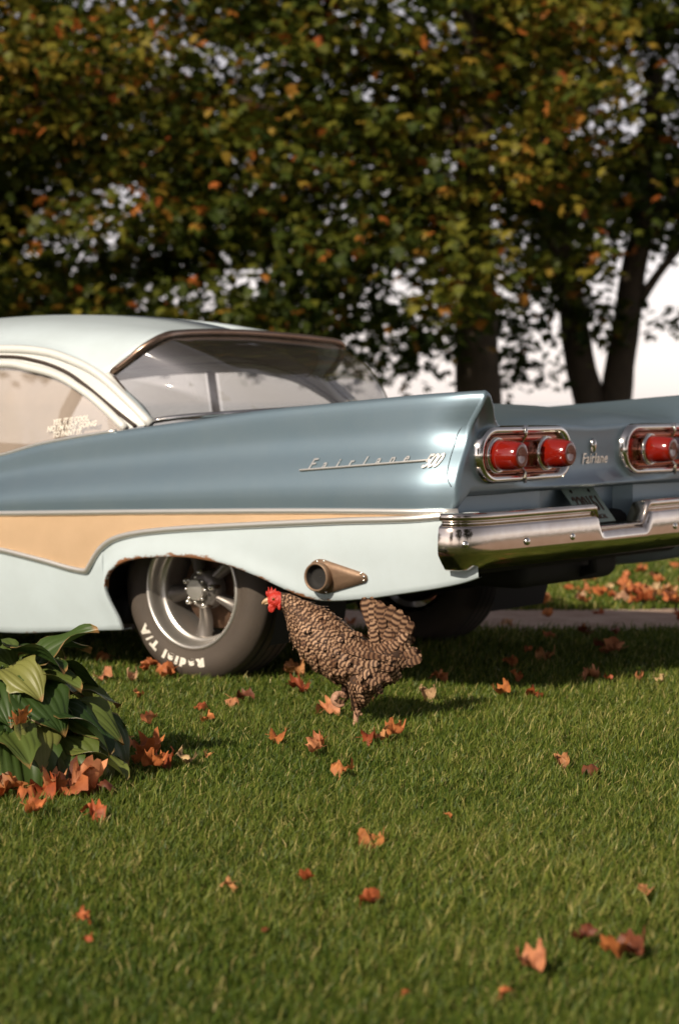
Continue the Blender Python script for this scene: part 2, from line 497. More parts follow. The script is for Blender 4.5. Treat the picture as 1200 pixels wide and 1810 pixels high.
top_z = Curve([(-3.9, .66), (-3.7, .715), (-2.9, .755), (-2.0, .77), (-1.3, .775), (-1.0, .783), (-.878, .796), (-.79, .815), (-.70, .835), (-.512, .864), (-.166, .906),
               (.097, .935), (.349, .965), (.707, .994), (.934, 1.012), (1.152, 1.030), (1.26, 1.038)])
strip_z = Curve([(-3.9, .465), (-.788, .584), (.044, .617), (.774, .642), (1.17, .651), (1.26, .653)])
low_z = Curve([(-3.9, .463), (-2.3, .522), (-1.9, .528), (-.80, .451), (-.581, .421), (-.364, .391), (-.34, .412), (-.314, .443), (-.272, .483), (-.217, .512), (-.123, .535),
               (.035, .555), (.289, .576), (.766, .610), (1.163, .638), (1.20, .648), (1.26, .651)])
XA = -.275                                           # front edge of the rear wheel opening
bot_front = Curve([(-3.9, .22), (-3.6, .17), (-3.14, .17), (-3.10, .32), (-3.0, .42), (-2.8, .46), (-2.6, .42), (-2.5, .32), (-2.46, .15), (-2.2, .13), (-1.2, .13), (-.814, .136), (-.5, .163), (XA, .187)])
bot_rear = Curve([(XA, .333), (-.268, .365), (-.255, .386), (-.214, .417), (-.133, .445), (-.053, .456), (.103, .465), (.255, .454), (.355, .434), (.452, .406), (.548, .374),
                  (.619, .353), (.689, .346), (.850, .361), (.984, .383), (1.20, .427), (1.26, .45)])
inset = Curve([(-3.9, .16), (-3.6, .07), (-3.0, .02), (-2.0, 0), (.75, 0), (.98, .004), (1.06, .010), (1.12, .024), (1.175, .046), (1.26, .085)])
up_prof = Curve([(0, -.872), (.06, -.881), (.18, -.884), (.30, -.886), (.42, -.897), (.56, -.926), (.70, -.952), (.82, -.962), (.93, -.961), (1, -.953)])
dn_prof = Curve([(0, -.958), (.03, -.966), (.10, -.968), (.20, -.960), (.30, -.945), (.42, -.918), (.55, -.88)])

def side_y(X, z):
    zt, zs = top_z(X), strip_z(X)
    y = up_prof((zt - z) / (zt - zs)) if z > zs else dn_prof(zs - z)
    # pressed flare round the rear wheel opening
    if X > XA - .12 and z < zs:
        b = bot_rear(X) if X > XA else .187
        d = (z - b) if X > XA else max((XA - X), 0) + max(z - .42, 0)
        y -= .010 * math.exp(-(max(d, 0) / .045) ** 2) * smooth01((.75 - X) / .2)
    return y + inset(X)

def stations(a, b, step):
    n = max(2, int(round((b - a) / step)) + 1)
    return list(np.linspace(a, b, n))

def tail_shift(X, z):
    return .058 * smooth01((z - .90) / .13) * smooth01((X - .95) / .25)

def panel(Xs, hi, lo, n, lip=None, warp=False):
    """side sheet between two height curves; lip adds an inward return at the lower edge"""
    rows, ed = [], []
    for X in Xs:
        h, b = hi(X), lo(X)
        r, e = [], []
        for k in range(n + 1):
            z = h + (b - h) * k / n
            x = X + tail_shift(X, z)
            if warp: x += .05 * smooth01((.333 - z) / .146) * smooth01(1 - (XA - X) / .25)
            r.append((x, side_y(X, z), z)); e.append(z - b)
        if lip:
            x, y, z = r[-1]
            r += [(x, y + .006, z - .004), (x, y + lip, z)]
            e += [-.004, -.01]
        rows.append(r); ed.append(e)
    v, f = grid(rows)
    return v, [tuple(reversed(q)) for q in f], [q for e in ed for q in e]

def side_pair(name, v, f, material, edge=None):
    outs = []
    for mv, mf in ((v, f), mirror(v, f)):
        o = obj(name, mv, mf, material, car)
        a = o.data.attributes.get('edge') or o.data.attributes.new('edge', 'FLOAT', 'POINT')
        a.data.foreach_set('value', np.asarray(edge if edge is not None else [1.0] * len(mv), np.float32))
        outs.append(o)
    return outs

XT = 1.175                                           # where the body sides meet the tail
XS = stations(-3.9, -.45, .06) + stations(-.43, XT, .03)
# upper quarter panel with its fin: strip -> top edge -> over the fin -> inner slope
deck_edge_y = lambda X: -(.60 + .02 * smooth01((X - .2) / .8))
deck_edge_z = Curve([(-.4, .90), (-.2, .930), (.2, .950), (.6, .956), (.95, .951), (1.08, .942), (1.15, .926), (1.175, .916), (1.26, .91)])
def upper_rows():
    rows = []
    for X in XS:
        zt, zs = top_z(X), strip_z(X)
        r = []
        for k in range(19):
            z = zs + (zt - zs) * (1 - (1 - k / 18) ** 1.15)
            r.append((X + tail_shift(X, z), side_y(X, z), z))
        ins = inset(X)
        if X < -.25: iy, iz = -.80 + ins, zt - .030
        else:
            t = smooth01((X + .25) / .45)
            iy = (-.80) * (1 - t) + deck_edge_y(X) * t + ins * (1 - t)
            iz = (zt - .03) * (1 - t) + deck_edge_z(X) * t
        y0 = up_prof(0) + ins
        r.append((X + tail_shift(X, zt), y0 + .012, zt + .003))
        r.append((X + tail_shift(X, zt), y0 + .026, zt - .003))
        for k in range(1, 7):
            t = k / 6
            z = (zt - .004) + (iz - zt + .004) * (1 - (1 - t) ** 1.8)
            r.append((X + tail_shift(X, z), (y0 + .028) + (iy - y0 - .028) * t, z))
        rows.append(r)
    return rows
U = upper_rows()
v, f = grid(U)
side_pair('rear_fender', v, f, M['blue'])
# ribbed gold insert and lower body
v, f, e = panel([x for x in XS if x > -2.0 and x < 1.19], strip_z, low_z, 4)
gold_panels = side_pair('side_insert', v, f, M['gold'])
xs_f = stations(-3.9, -.55, .05) + stations(-.53, XA, .017)
v, f, e = panel(xs_f, low_z, bot_front, 14, lip=.06, warp=True)
side_pair('rocker_panel', v, f, M['pale'], [max(q, 0) * 9 + .42 for q in e])
xs_r = stations(XA, -.2, .004) + stations(-.19, .70, .014)[0:] + stations(.72, 1.25, .02)
v, f, e = panel(xs_r, low_z, bot_rear, 14, lip=.022)
rust = [max(q, 0) * 16 + .19 + .25 * smooth01((p[0] - .62) / .2) for q, p in zip(e, v)]
side_pair('quarter_panel', v, f, M['pale'], rust)

ret = []
for z in np.linspace(.187, .345, 14):
    x = XA + .05 * smooth01((.333 - z) / .146); y = side_y(XA, z)
    ret.append([(x, y, z), (x + .003, y + .005, z), (x + .001, y + .016, z)])
v, f = grid(ret); side_pair('arch_return', v, f, M['pale'])

# ribs of the gold insert: fine horizontal relief in the material
n, l = nodes_of(M['gold']); tc = n.new('ShaderNodeTexCoord'); wv = n.new('ShaderNodeTexWave')
wv.bands_direction = 'Z'; wv.inputs['Scale'].default_value = 62; l.new(tc.outputs['Object'], wv.inputs['Vector'])
bp = n.new('ShaderNodeBump'); bp.inputs['Strength'].default_value = .5; bp.inputs['Distance'].default_value = .004
l.new(wv.outputs['Fac'], bp.inputs['Height']); l.new(bp.outputs[0], n['Principled BSDF'].inputs['Normal'])

# tail end cap (rear panel): rounds inward from the fender ends and the deck edge
sec = U[-1]
deck_row = []
def deck_pt(X, y):
    ye, ze = deck_edge_y(X), deck_edge_z(X)
    t = y / abs(ye)
    crown = Curve([(-.4, .035), (.2, .045), (.7, .035), (1.05, .012), (1.17, .008), (1.26, 0)])(X)
    dish = -.012 * math.cos(t * math.pi * 2) * smooth01((X - .2) / .5)
    bow = -.030 * (1 - t * t) * smooth01((X - 1.0) / .2)
    return (X + bow + tail_shift(X, ze), y, ze + crown * (1 - t * t) + dish * (1 - abs(t)) * .6)
NDY = 24
def deck_line(X): return [deck_pt(X, deck_edge_y(X) + (2 * abs(deck_edge_y(X))) * k / NDY) for k in range(NDY + 1)]
XD = stations(-.24, 1.08, .06) + [1.11, 1.135, 1.158, XT]
v, f = grid([deck_line(X) for X in XD])
o = obj('trunk_lid', v, f, M['blue'], car)
bottom = [(XT, y, .702) for y in np.linspace(.84, -.84, 40)]
end = sec + deck_line(XT)[1:-1] + [(p[0], -p[1], p[2]) for p in reversed(sec)] + bottom
def core(p):
    return (min(max(p[1], -.78), .78), .82)
loops = []
for t, dx in ((0, 0), (.015, .006), (.05, .012), (.12, .015), (.25, .016), (.6, .016), (1.0, .016)):
    r = []
    for p in end:
        cy, cz = core(p)
        y, z = p[1] + (cy - p[1]) * t, p[2] + (cz - p[2]) * t
        bow = -.030 * (1 - min(abs(y) / .6, 1) ** 2) if t > 0 else 0
        x = p[0] + dx
        if t > .05: x = (p[0] + .015) * (1 - smooth01((t - .05) / .3)) + (XT + .016 + bow) * smooth01((t - .05) / .3)
        r.append((x, y, z))
    loops.append(r)
v, f = grid(loops, close_u=True)
obj('rear_panel', v, f, M['blue'], car)
# underside lip of the tail panel, recessed lower panel behind the bumper
ylist = np.linspace(-.86, .86, 40)
def tail_x(y): return XT + .014 - .030 * (1 - min(abs(y) / .6, 1) ** 2)
v, f = grid([[(tail_x(y) - .004, y, .735) for y in ylist], [(tail_x(y) - .004, y, .70) for y in ylist], [(tail_x(y) - .03, y, .695) for y in ylist], [(1.09, y, .70) for y in ylist]])
obj('tail_lip', v, f, M['blue'], car)
v, f = grid([[(1.085 + (.06 if abs(y) > .30 else 0), y, .70) for y in ylist], [(1.085 + (.06 if abs(y) > .30 else 0), y, .55) for y in ylist], [(1.12, y, .45) for y in ylist]])
obj('lower_rear_panel', v, f, M['blue'], car, smooth=False)

# chrome side spears
def along(zf, xs, dy=-.006, extra=0): return [(X + tail_shift(X, zf(X)), side_y(X, zf(X)) + dy, zf(X) + extra) for X in xs]
def both(name, v, f, material):
    obj(name, v, f, material, car); mv, mf = mirror(v, f); obj(name, mv, mf, material, car)
xs1 = stations(-3.8, 1.192, .04)
v, f = tube(along(strip_z, xs1), .0105, 8, flat=(.6, 1)); both('upper_spear', v, f, M['steel'])
xs2 = stations(-2.2, -.40, .04) + stations(-.385, -.05, .008) + stations(-.04, 1.195, .03)
v, f = tube(along(low_z, xs2), .0115, 8, flat=(.6, 1)); both('lower_spear', v, f, M['steel'])
# panel gap ahead of the tail housing, door gap
gap = spline([(1.17, .925), (1.155, .90), (1.150, .86), (1.151, .80), (1.158, .755), (1.172, .73)], 24)
v, f = tube([(x, side_y(x, z) - .0006, z) for x, z in gap], .0013, 6); both('panel_gap', v, f, M['seam'])
for xd in (-1.32, -2.28):
    v, f = tube([(xd, side_y(xd, z) - .0006, z) for z in np.linspace(top_z(xd) - .01, bot_front(xd) + .02, 16)], .003, 6); both('door_gap', v, f, M['seam'])
# door handles (front doors)
v, f = box((-1.45, -.935, .70), (.13, .03, .022), .008); both('door_handle', v, f, M['chrome'])

# ---- greenhouse: roof, pillars, glass
NU = 36
def rline(pts): return spline(pts, NU)
roof_lines = [
    rline([(-2.02, 0, 1.285), (-1.65, 0, 1.338), (-1.15, 0, 1.348), (-.72, 0, 1.318), (-.42, 0, 1.266)]),
    rline([(-2.01, -.22, 1.280), (-1.65, -.22, 1.332), (-1.15, -.22, 1.342), (-.72, -.22, 1.312), (-.415, -.22, 1.262)]),
    rline([(-1.98, -.42, 1.262), (-1.62, -.42, 1.308), (-1.12, -.42, 1.318), (-.70, -.42, 1.290), (-.39, -.42, 1.252)]),
    rline([(-1.94, -.54, 1.238), (-1.60, -.54, 1.280), (-1.10, -.55, 1.290), (-.68, -.55, 1.262), (-.36, -.55, 1.237)]),
    rline([(-1.92, -.595, 1.218), (-1.58, -.60, 1.256), (-1.10, -.605, 1.264), (-.70, -.61, 1.230), (-.40, -.615, 1.195)]),
    rline([(-1.91, -.625, 1.205), (-1.57, -.63, 1.238), (-1.09, -.635, 1.246), (-.74, -.640, 1.203), (-.455, -.645, 1.145)]),
    rline([(-1.90, -.645, 1.195), (-1.56, -.65, 1.224), (-1.08, -.652, 1.232), (-.76, -.656, 1.186), (-.515, -.665, 1.103)]),
    rline([(-1.89, -.665, 1.183), (-1.55, -.67, 1.210), (-1.07, -.674, 1.218), (-.77, -.678, 1.177), (-.56, -.682, 1.095), (-.437, -.665, 1.034)]),
    rline([(-1.88, -.68, 1.174), (-1.54, -.685, 1.200), (-1.06, -.69, 1.208), (-.775, -.69, 1.172), (-.555, -.692, 1.098), (-.42, -.69, 1.018), (-.353, -.665, .975)]),
    rline([(-1.87, -.692, 1.166), (-1.53, -.697, 1.192), (-1.058, -.70, 1.200), (-.83, -.70, 1.188), (-.682, -.70, 1.155), (-.538, -.70, 1.100), (-.397, -.70, 1.006), (-.285, -.69, .922)]),
]
Rv, Rf = grid(roof_lines)
Rv2, Rf2 = mirror(Rv, Rf)
mb = MB(); mb.add(Rv, Rf); mb.add(Rv2, Rf2)
roof = mb.build('roof', [M['pale']], car)
md = roof.modifiers.new('thickness', 'SOLIDIFY'); md.thickness = .012; md.offset = -1
# flip normals test is not needed: headliner sits inside
hl = [[(p[0], p[1] * .97, p[2] - .035) for p in r[2:-2]] for r in roof_lines[:7]]
v, f = grid(hl); v2, f2 = mirror(v, f); mb = MB().add(v, f).add(v2, f2)
mb.build('headliner', [M['headliner']], car)
# roof ribs running front to back
for k, yy in enumerate((-.36, -.18, 0, .18, .36)):
    pts = []
    for u in range(3, NU - 4):
        ys = [r[u][1] for r in roof_lines]; i = max(j for j in range(len(ys)) if ys[j] >= -abs(yy) - 1e-6); i = min(i, len(ys) - 2)
        a, b_ = roof_lines[i][u], roof_lines[i + 1][u]; t = (-abs(yy) - a[1]) / (b_[1] - a[1] + 1e-9)
        pts.append((a[0] + (b_[0] - a[0]) * t, yy, a[2] + (b_[2] - a[2]) * t))
    v, f = tube(pts, .011, 8, flat=(1, .32)); o = obj('roof_rib', v, f, M['pale'], car)
# backlight opening: the rear ends of the roof lines
edgeL = [r[-1] for r in roof_lines]                   # centre -> corner -> apex -> base
back_edge = spline([edgeL[9], edgeL[8], edgeL[7], edgeL[6]], 14)[:-1] + spline([edgeL[6], edgeL[5], edgeL[4], edgeL[3], edgeL[2], edgeL[1], edgeL[0]], 26)
back_edge = back_edge + [(p[0], -p[1], p[2]) for p in reversed(back_edge[:-1])]
base = spline([(-.285, -.69, .922), (-.20, -.64, .936), (-.06, -.52, .950), (.06, -.32, .963), (.09, 0, .972)], 40)[:len(back_edge) // 2 + 1]
base = spline([(-.285, -.69, .922), (-.20, -.64, .936), (-.06, -.52, .950), (.06, -.32, .963), (.09, 0, .972)], len(back_edge) // 2 + 1)
base = base + [(p[0], -p[1], p[2]) for p in reversed(base[:-1])]
rows = []
for k in range(13):
    t = k / 12
    rows.append([tuple(a[j] * (1 - t) + b_[j] * t + (.045 if j == 0 else (.02 if j == 2 else 0)) * math.sin(math.pi * t) * min(1, abs(b_[2] - a[2]) / .2) for j in range(3)) for a, b_ in zip(back_edge, base)])
v, f = grid(rows)
rw = obj('rear_window', v, f, M['glass'], car)
v, f = tube([(p[0] + .004, p[1] * 1.003, p[2]) for p in back_edge], .0085, 8); obj('rubber_seal', v, f, M['rubber'], rw)
brow = spline([edgeL[6], edgeL[5], edgeL[4], edgeL[3], edgeL[2], edgeL[1], edgeL[0]], 26); brow = brow + [(p[0], -p[1], p[2]) for p in reversed(brow[:-1])]
v, f = tube([(p[0] + .014, p[1] * 1.004, p[2] + .006) for p in brow], .015, 8, flat=(1.0, .9)); obj('brow_molding', v, f, M['brow'], rw)
lowl = [e_ for e_ in spline([edgeL[9], edgeL[8], edgeL[7], edgeL[6]], 16)]
for s in (1, -1):
    v, f = tube([(p[0] - .012, (p[1] - .006) * s, p[2] - .004) for p in lowl], .019, 8); obj('pillar_molding', v, f, M['trimwhite'], rw)
v, f = tube([(p[0] + .006, p[1], p[2] + .006) for p in base], .010, 8); obj('base_molding', v, f, M['chrome'], rw)

# side window frames
rail = spline([(-1.87, -.695, 1.168), (-1.53, -.70, 1.194), (-1.058, -.705, 1.202), (-.83, -.706, 1.190), (-.682, -.706, 1.157), (-.538, -.706, 1.102), (-.397, -.706, 1.008), (-.281, -.70, .915)], 60)
gapc = spline([(-1.86, -.715, 1.135), (-1.5, -.72, 1.163), (-1.038, -.72, 1.173), (-.849, -.72, 1.155), (-.701, -.72, 1.115), (-.591, -.722, 1.061), (-.449, -.728, .977), (-.324, -.735, .908)], 60)
frame = spline([(-1.85, -.73, 1.105), (-1.48, -.735, 1.135), (-1.018, -.735, 1.145), (-.866, -.735, 1.128), (-.717, -.735, 1.097), (-.573, -.738, 1.034), (-.467, -.742, .971), (-.36, -.75, .900)], 60)
gl_top = [(p[0] - .004, p[1] + .012, p[2] - .012) for p in frame]
for s in (1, -1):
    fl = lambda pts: [(p[0], p[1] * s, p[2]) for p in pts]
    v, f = tube(fl(rail), .017, 8, flat=(1, 1)); obj('drip_rail', v, f, M['trimwhite'], car)
    v, f = grid([fl(rail), fl([(p[0], p[1] + .004, p[2]) for p in gapc])]); obj('rail_face', v, f, M['trimwhite'], car)
    v, f = tube(fl(gapc), .0075, 6); obj('rubber_gap', v, f, M['rubber'], car)
    v, f = tube(fl(frame), .016, 8, flat=(1, 1.0)); obj('window_frame', v, f, M['trimwhite'], car)
    v, f = grid([fl([(p[0], p[1] + .004, p[2]) for p in gapc]), fl([(p[0], p[1] + .006, p[2]) for p in frame])]); obj('frame_face', v, f, M['trimwhite'], car)
    # sill line under the glass
    sill = [(x, -.83 + .0, top_z(x) - .012) for x in np.linspace(-1.9, -.30, 50)]
    # glass sheets: rear quarter and front door
    def sheet(a, b_):
        top = [p for p in gl_top if a <= p[0] <= b_]
        bot = [(p[0], -.80, top_z(p[0]) - .02) for p in top]
        return grid([fl(top), fl([tuple(.5 * (q + w) for q, w in zip(p, b__)) for p, b__ in zip(top, bot)]), fl(bot)])
    v, f = sheet(-1.17, -.36); w1 = obj('quarter_window', v, f, M['sideglass'] if s == 1 else M['glass'], car)
    if s == 1: quarter = w1
    v, f = sheet(-1.95, -1.21); obj('door_window', v, f, M['sideglass'] if s == 1 else M['glass'], car)
    v, f = tube(fl([(-1.20, -.735, 1.14), (-1.19, -.80, .76)]), .026, 8, flat=(.5, 1)); obj('center_pillar', v, f, M['headliner'], car)
    v, f = tube(fl([(-1.90, -.70, 1.16), (-2.10, -.74, .95), (-2.22, -.80, .75)]), .032, 8); obj('front_pillar', v, f, M['headliner'], car)
    # belt molding
    v, f = tube(fl([(x, up_prof(0) + inset(x) + .004, top_z(x) + .003) for x in stations(-2.2, -.30, .04)]), .0075, 6); obj('belt_molding', v, f, M['steel'], car)
    v, f = grid([fl([(x, -.865, top_z(x) - .004) for x in stations(-2.2, -.2, .05)]), fl([(x, -.785, top_z(x) - .012) for x in stations(-2.2, -.2, .05)]),
                 fl([(x, -.775, .40) for x in stations(-2.2, -.2, .05)])]); obj('door_trim', v, f, M['inside'], car)
# windshield
top = [(-2.02 + .13 * (abs(t) ** 2.2), .68 * t, 1.275 - .10 * t * t) for t in np.linspace(-1, 1, 21)]
bot = [(-2.48 + .30 * (abs(t) ** 2.2), .80 * t, .775 - .02 * t * t) for t in np.linspace(-1, 1, 21)]
v, f = grid([[tuple(a[j] * (1 - t) + b_[j] * t - (.03 * math.sin(math.pi * t) if j == 0 else 0) for j in range(3)) for a, b_ in zip(top, bot)] for t in np.linspace(0, 1, 8)])
obj('windshield', v, f, M['glass'], car)
# hood and front end
hood = []
for X in stations(-3.88, -2.15, .08):
    ww = -up_prof(0) - inset(X) - .01
    hood.append([(X - .0, -ww + 2 * ww * k / 20, top_z(X) + .002 + (.05 * (1 - ((k - 10) / 10) ** 2)) * smooth01((X + 3.9) / .3)) for k in range(21)])
v, f = grid(hood); obj('hood', v, f, M['blue'], car)
yy = np.linspace(-.78, .78, 21)
v, f = grid([[(-3.9 - .04 * (1 - (y / .8) ** 2), y, z) for y in yy] for z in (.665, .5, .4, .22)]); obj('grille', v, f, M['chrome'], car)
v, f = tube(spline([(-3.65, -.93, .36), (-3.88, -.86, .36), (-3.98, -.5, .36), (-4.0, 0, .36), (-3.98, .5, .36), (-3.88, .86, .36), (-3.65, .93, .36)], 30), .07, 10, flat=(.7, 1.2)); obj('front_bumper', v, f, M['bumper'], car)
for s in (-1, 1):
    for dy in (.60, .74):
        v, f = revolve([(0, -.03), (.05, -.022), (.07, 0), (.078, .02)], 20)
        obj('headlight', [(-3.92 + p[1], s * dy + p[0], .58 + p[2]) for p in v], f, M['chrome'], car)

# ---- interior
v, f = box((-.90, 0, .52), (.24, 1.30, .50), .08); o = obj('rear_seat', v, f, M['seat'], car)
v, f = box((-1.15, 0, .34), (.50, 1.36, .18), .06); obj('cushion', v, f, M['seat'], o)
v, f = box((-1.72, 0, .56), (.20, 1.30, .46), .08); o = obj('front_seat', v, f, M['seat'], car)
v, f = box((-1.95, 0, .36), (.50, 1.36, .18), .06); obj('cushion', v, f, M['seat'], o)
v, f = box((-2.33, 0, .66), (.24, 1.5, .18), .05); obj('dashboard', v, f, M['inside'], car)
v, f = grid([[(-.62, y, .80) for y in (-.70, 0, .70)], [(-.30, y, .905) for y in (-.70, 0, .70)], [(.08, y, .955) for y in (-.5, 0, .5)]]); obj('parcel_shelf', v, f, M['inside'], car)
ring = [(-2.14 + .055 * math.sin(a), -.36 + .19 * math.cos(a), .73 + .18 * math.sin(a)) for a in np.linspace(0, 2 * math.pi, 33)]
v, f = tube(ring, .012, 8, caps=False); o = obj('steering_wheel', v, f, M['trimwhite'], car)
v, f = tube([(-2.14, -.36, .73), (-2.35, -.36, .62)], .018, 8); obj('steering_column', v, f, M['inside'], o)
v, f = tube([(-1.98, 0, 1.22), (-1.99, 0, 1.17)], .008, 6); obj('mirror_stem', v, f, M['chrome'], car)
v, f = box((-1.97, 0, 1.15), (.02, .22, .055), .008); obj('inside_mirror', v, f, M['inside'], car)

# ---- underbody
v, f = box((-1.75, 0, .235), (2.9, 1.62, .10), .03); obj('floor_pan', v, f, M['black'], car)
v, f = box((.64, 0, .52), (.98, 1.50, .18), .04); obj('trunk_floor', v, f, M['black'], car)
v, f = box((.83, .05, .415), (.46, .70, .13), .05); obj('fuel_tank', v, f, M['black'], car)
v, f = box((-.30, 0, .42), (.25, 1.2, .34), .05); obj('seat_pan', v, f, M['black'], car)
v, f = tube([(0, -.62, .33), (0, -.16, .33), (0, -.12, .33), (0, .12, .33), (0, .16, .33), (0, .62, .33)], [.045, .045, .11, .11, .045, .045], 14); obj('rear_axle', v, f, M['black'], car)
for s in (-1, 1):
    v, f = tube(spline([(-.62, .42 * s, .27), (-.3, .42 * s, .25), (0, .42 * s, .25), (.4, .42 * s, .30), (.74, .42 * s, .42)], 16), .03, 6); obj('leaf_spring', v, f, M['black'], car)
    # wheel house liner
    rows = []
    for a in np.linspace(-.12 * math.pi, 1.10 * math.pi, 22):
        rows.append([(.03 + .43 * math.cos(a), s * y, .30 + .40 * math.sin(a) * (.62 if math.sin(a) > 0 else 1) + .02) for y in (.90, .70, .50)])
    v, f = grid(rows); obj('wheel_liner', v, f, M['black'], car)
    v, f = tube(spline([(-.8, s * .34, .22), (-.3, s * .34, .24), (.25, s * .5, .46), (.5, s * .72, .44), (.66, s * .88, .425)], 20), .035, 8); obj('exhaust_pipe', v, f, M['black'], car)
v, f = tube([(1.10, .12, .47), (1.10, .12, .40), (1.02, .12, .38)], .02, 8); obj('tow_bracket', v, f, M['black'], car)

# ---- bumper
path = spline([(1.172, -.972), (1.205, -.968), (1.235, -.950), (1.258, -.90), (1.268, -.80), (1.272, -.50), (1.274, -.25)], 40)[:-1]
path += [(1.275, y) for y in np.linspace(-.25, 0, 26)]
path = path + [(x, -y) for x, y in reversed(path[:-1])]
secp = [(-.055, .640), (-.012, .650), (.008, .649), (.014, .642), (.015, .629), (.004, .623), (-.003, .619), (.004, .613), (.016, .607), (.020, .600), (.023, .575), (.024, .550), (.024, .530), (.022, .519), (.018, .513), (.000, .492), (-.022, .470), (-.030, .466), (-.075, .465)]
rows = []
for i, (x, y) in enumerate(path):
    a, b_ = path[max(i - 1, 0)], path[min(i + 1, len(path) - 1)]
    tx, ty = b_[0] - a[0], b_[1] - a[1]; L = math.hypot(tx, ty); nx, ny = ty / L, -tx / L
    k = smooth01((abs(y) - .150) / .045)
    r = []
    for d, z in secp:
        zz = z if z < .53 else .53 + (z - .53) * (.36 + .64 * k)
        dd = d if z < .53 else d - .012 * (1 - k) * (z - .53) / .12
        r.append((x + nx * dd, y + ny * dd, zz))
    rows.append(r)
v, f = grid(rows)
bump = obj('rear_bumper', v, [tuple(reversed(q)) for q in f], M['bumper'], car)
def dome(c, r, h, axis, seg=14):
    ax = Vector(axis).normalized(); s = ax.cross(Vector((0, 0, 1))).normalized(); w = s.cross(ax)
    rows = [[Vector(c) + ax * (h * math.sin(t)) + (s * math.cos(a) + w * math.sin(a)) * (r * math.cos(t)) for a in [2 * math.pi * k / seg for k in range(seg)]] for t in (0, .4, .8, 1.15, 1.45)]
    v, f = grid(rows, close_u=True); f.append(tuple(4 * seg + k for k in range(seg)))
    return [tuple(p) for p in v], f
for y in (-.93, -.66, -.37, .37, .66, .93):
    c = (1.296, y, .548) if abs(y) < .9 else (1.254, y * 1.036, .553)
    v, f = dome(c, .0125, .009, (1, 0, 0) if abs(y) < .9 else (.7, .7 * (1 if y > 0 else -1), 0)); obj('bolt_head', v, f, M['bolt'], bump)
    
# ---- tail lamps
def rrect(cy, cz, hw, hh, r, n=10):
    pts = []
    for (sx, sz, a0) in ((1, 1, 0), (-1, 1, 90), (-1, -1, 180), (1, -1, 270)):
        for k in range(n + 1):
            a = math.radians(a0 + 90 * k / n)
            pts.append((cy + sx * (hw - r) + r * math.cos(a), cz + sz * (hh - r) + r * math.sin(a)))
    return pts
for s in (-1, 1):
    pod = empty('tail_lamp'); pod.parent = car
    cy, cz = -.502 * s * -1 * -1 if False else .502 * s, .826
    out_ = rrect(cy, cz, .315, .094, .088)
    loops = []
    for off, dx in ((0, .000), (.003, .020), (.010, .030), (.019, .030), (.026, .020), (.031, .005)):
        k1, k2 = (.315 - off) / .315, (.094 - off) / .094
        loops.append([(tail_x(abs(cy + (y - cy) * k1)) + dx, cy + (y - cy) * k1, cz + (z - cz) * k2) for y, z in out_])
    v, f = grid(loops, close_u=True); obj('bezel', v, f, M['chrome'], pod)
    inner = loops[-1]
    v = inner + [(sum(p[0] for p in inner) / len(inner), cy, cz)]
    obj('reflector', v, [(i, (i + 1) % len(inner), len(inner)) for i in range(len(inner))], M['lensback'], pod)
    # horizontal ribs of the reflector
    for zz in (-.052, .052):
        v, f = tube([(tail_x(abs(cy + t)) + .010, cy + t, cz + zz) for t in np.linspace(-.24, .24, 13)], .013, 8, flat=(.8, 1)); obj('reflector_rib', v, f, M['lensback'], pod)
    for yb in (.712 * s, .370 * s):
        xb = tail_x(abs(yb)) + .004
        v, f = revolve([(.058, 0), (.060, -.018), (.054, -.030), (.049, -.020)], 24)
        ch = obj('lamp_bezel', [(xb - p[1], yb + p[0], cz + p[2]) for p in v], f, M['chrome'], pod)
        v, f = revolve([(.050, -.010), (.050, -.050), (.047, -.085), (.043, -.106), (.040, -.112), (.034, -.114), (.018, -.111), (.001, -.110)], 24)
        obj('lens', [(xb - p[1], yb + p[0], cz + p[2]) for p in v], f, M['lens'], pod)
    v, f = tube([(tail_x(.53) + .028, s * .535, cz + z) for z in (-.095, -.06)] + [(tail_x(.53) + .012, s * .53, cz + z) for z in np.linspace(-.04, .04, 5)] + [(tail_x(.53) + .028, s * .53, cz + z) for z in (.06, .095)], .006, 8); obj('divider', v, f, M['chrome'], pod)

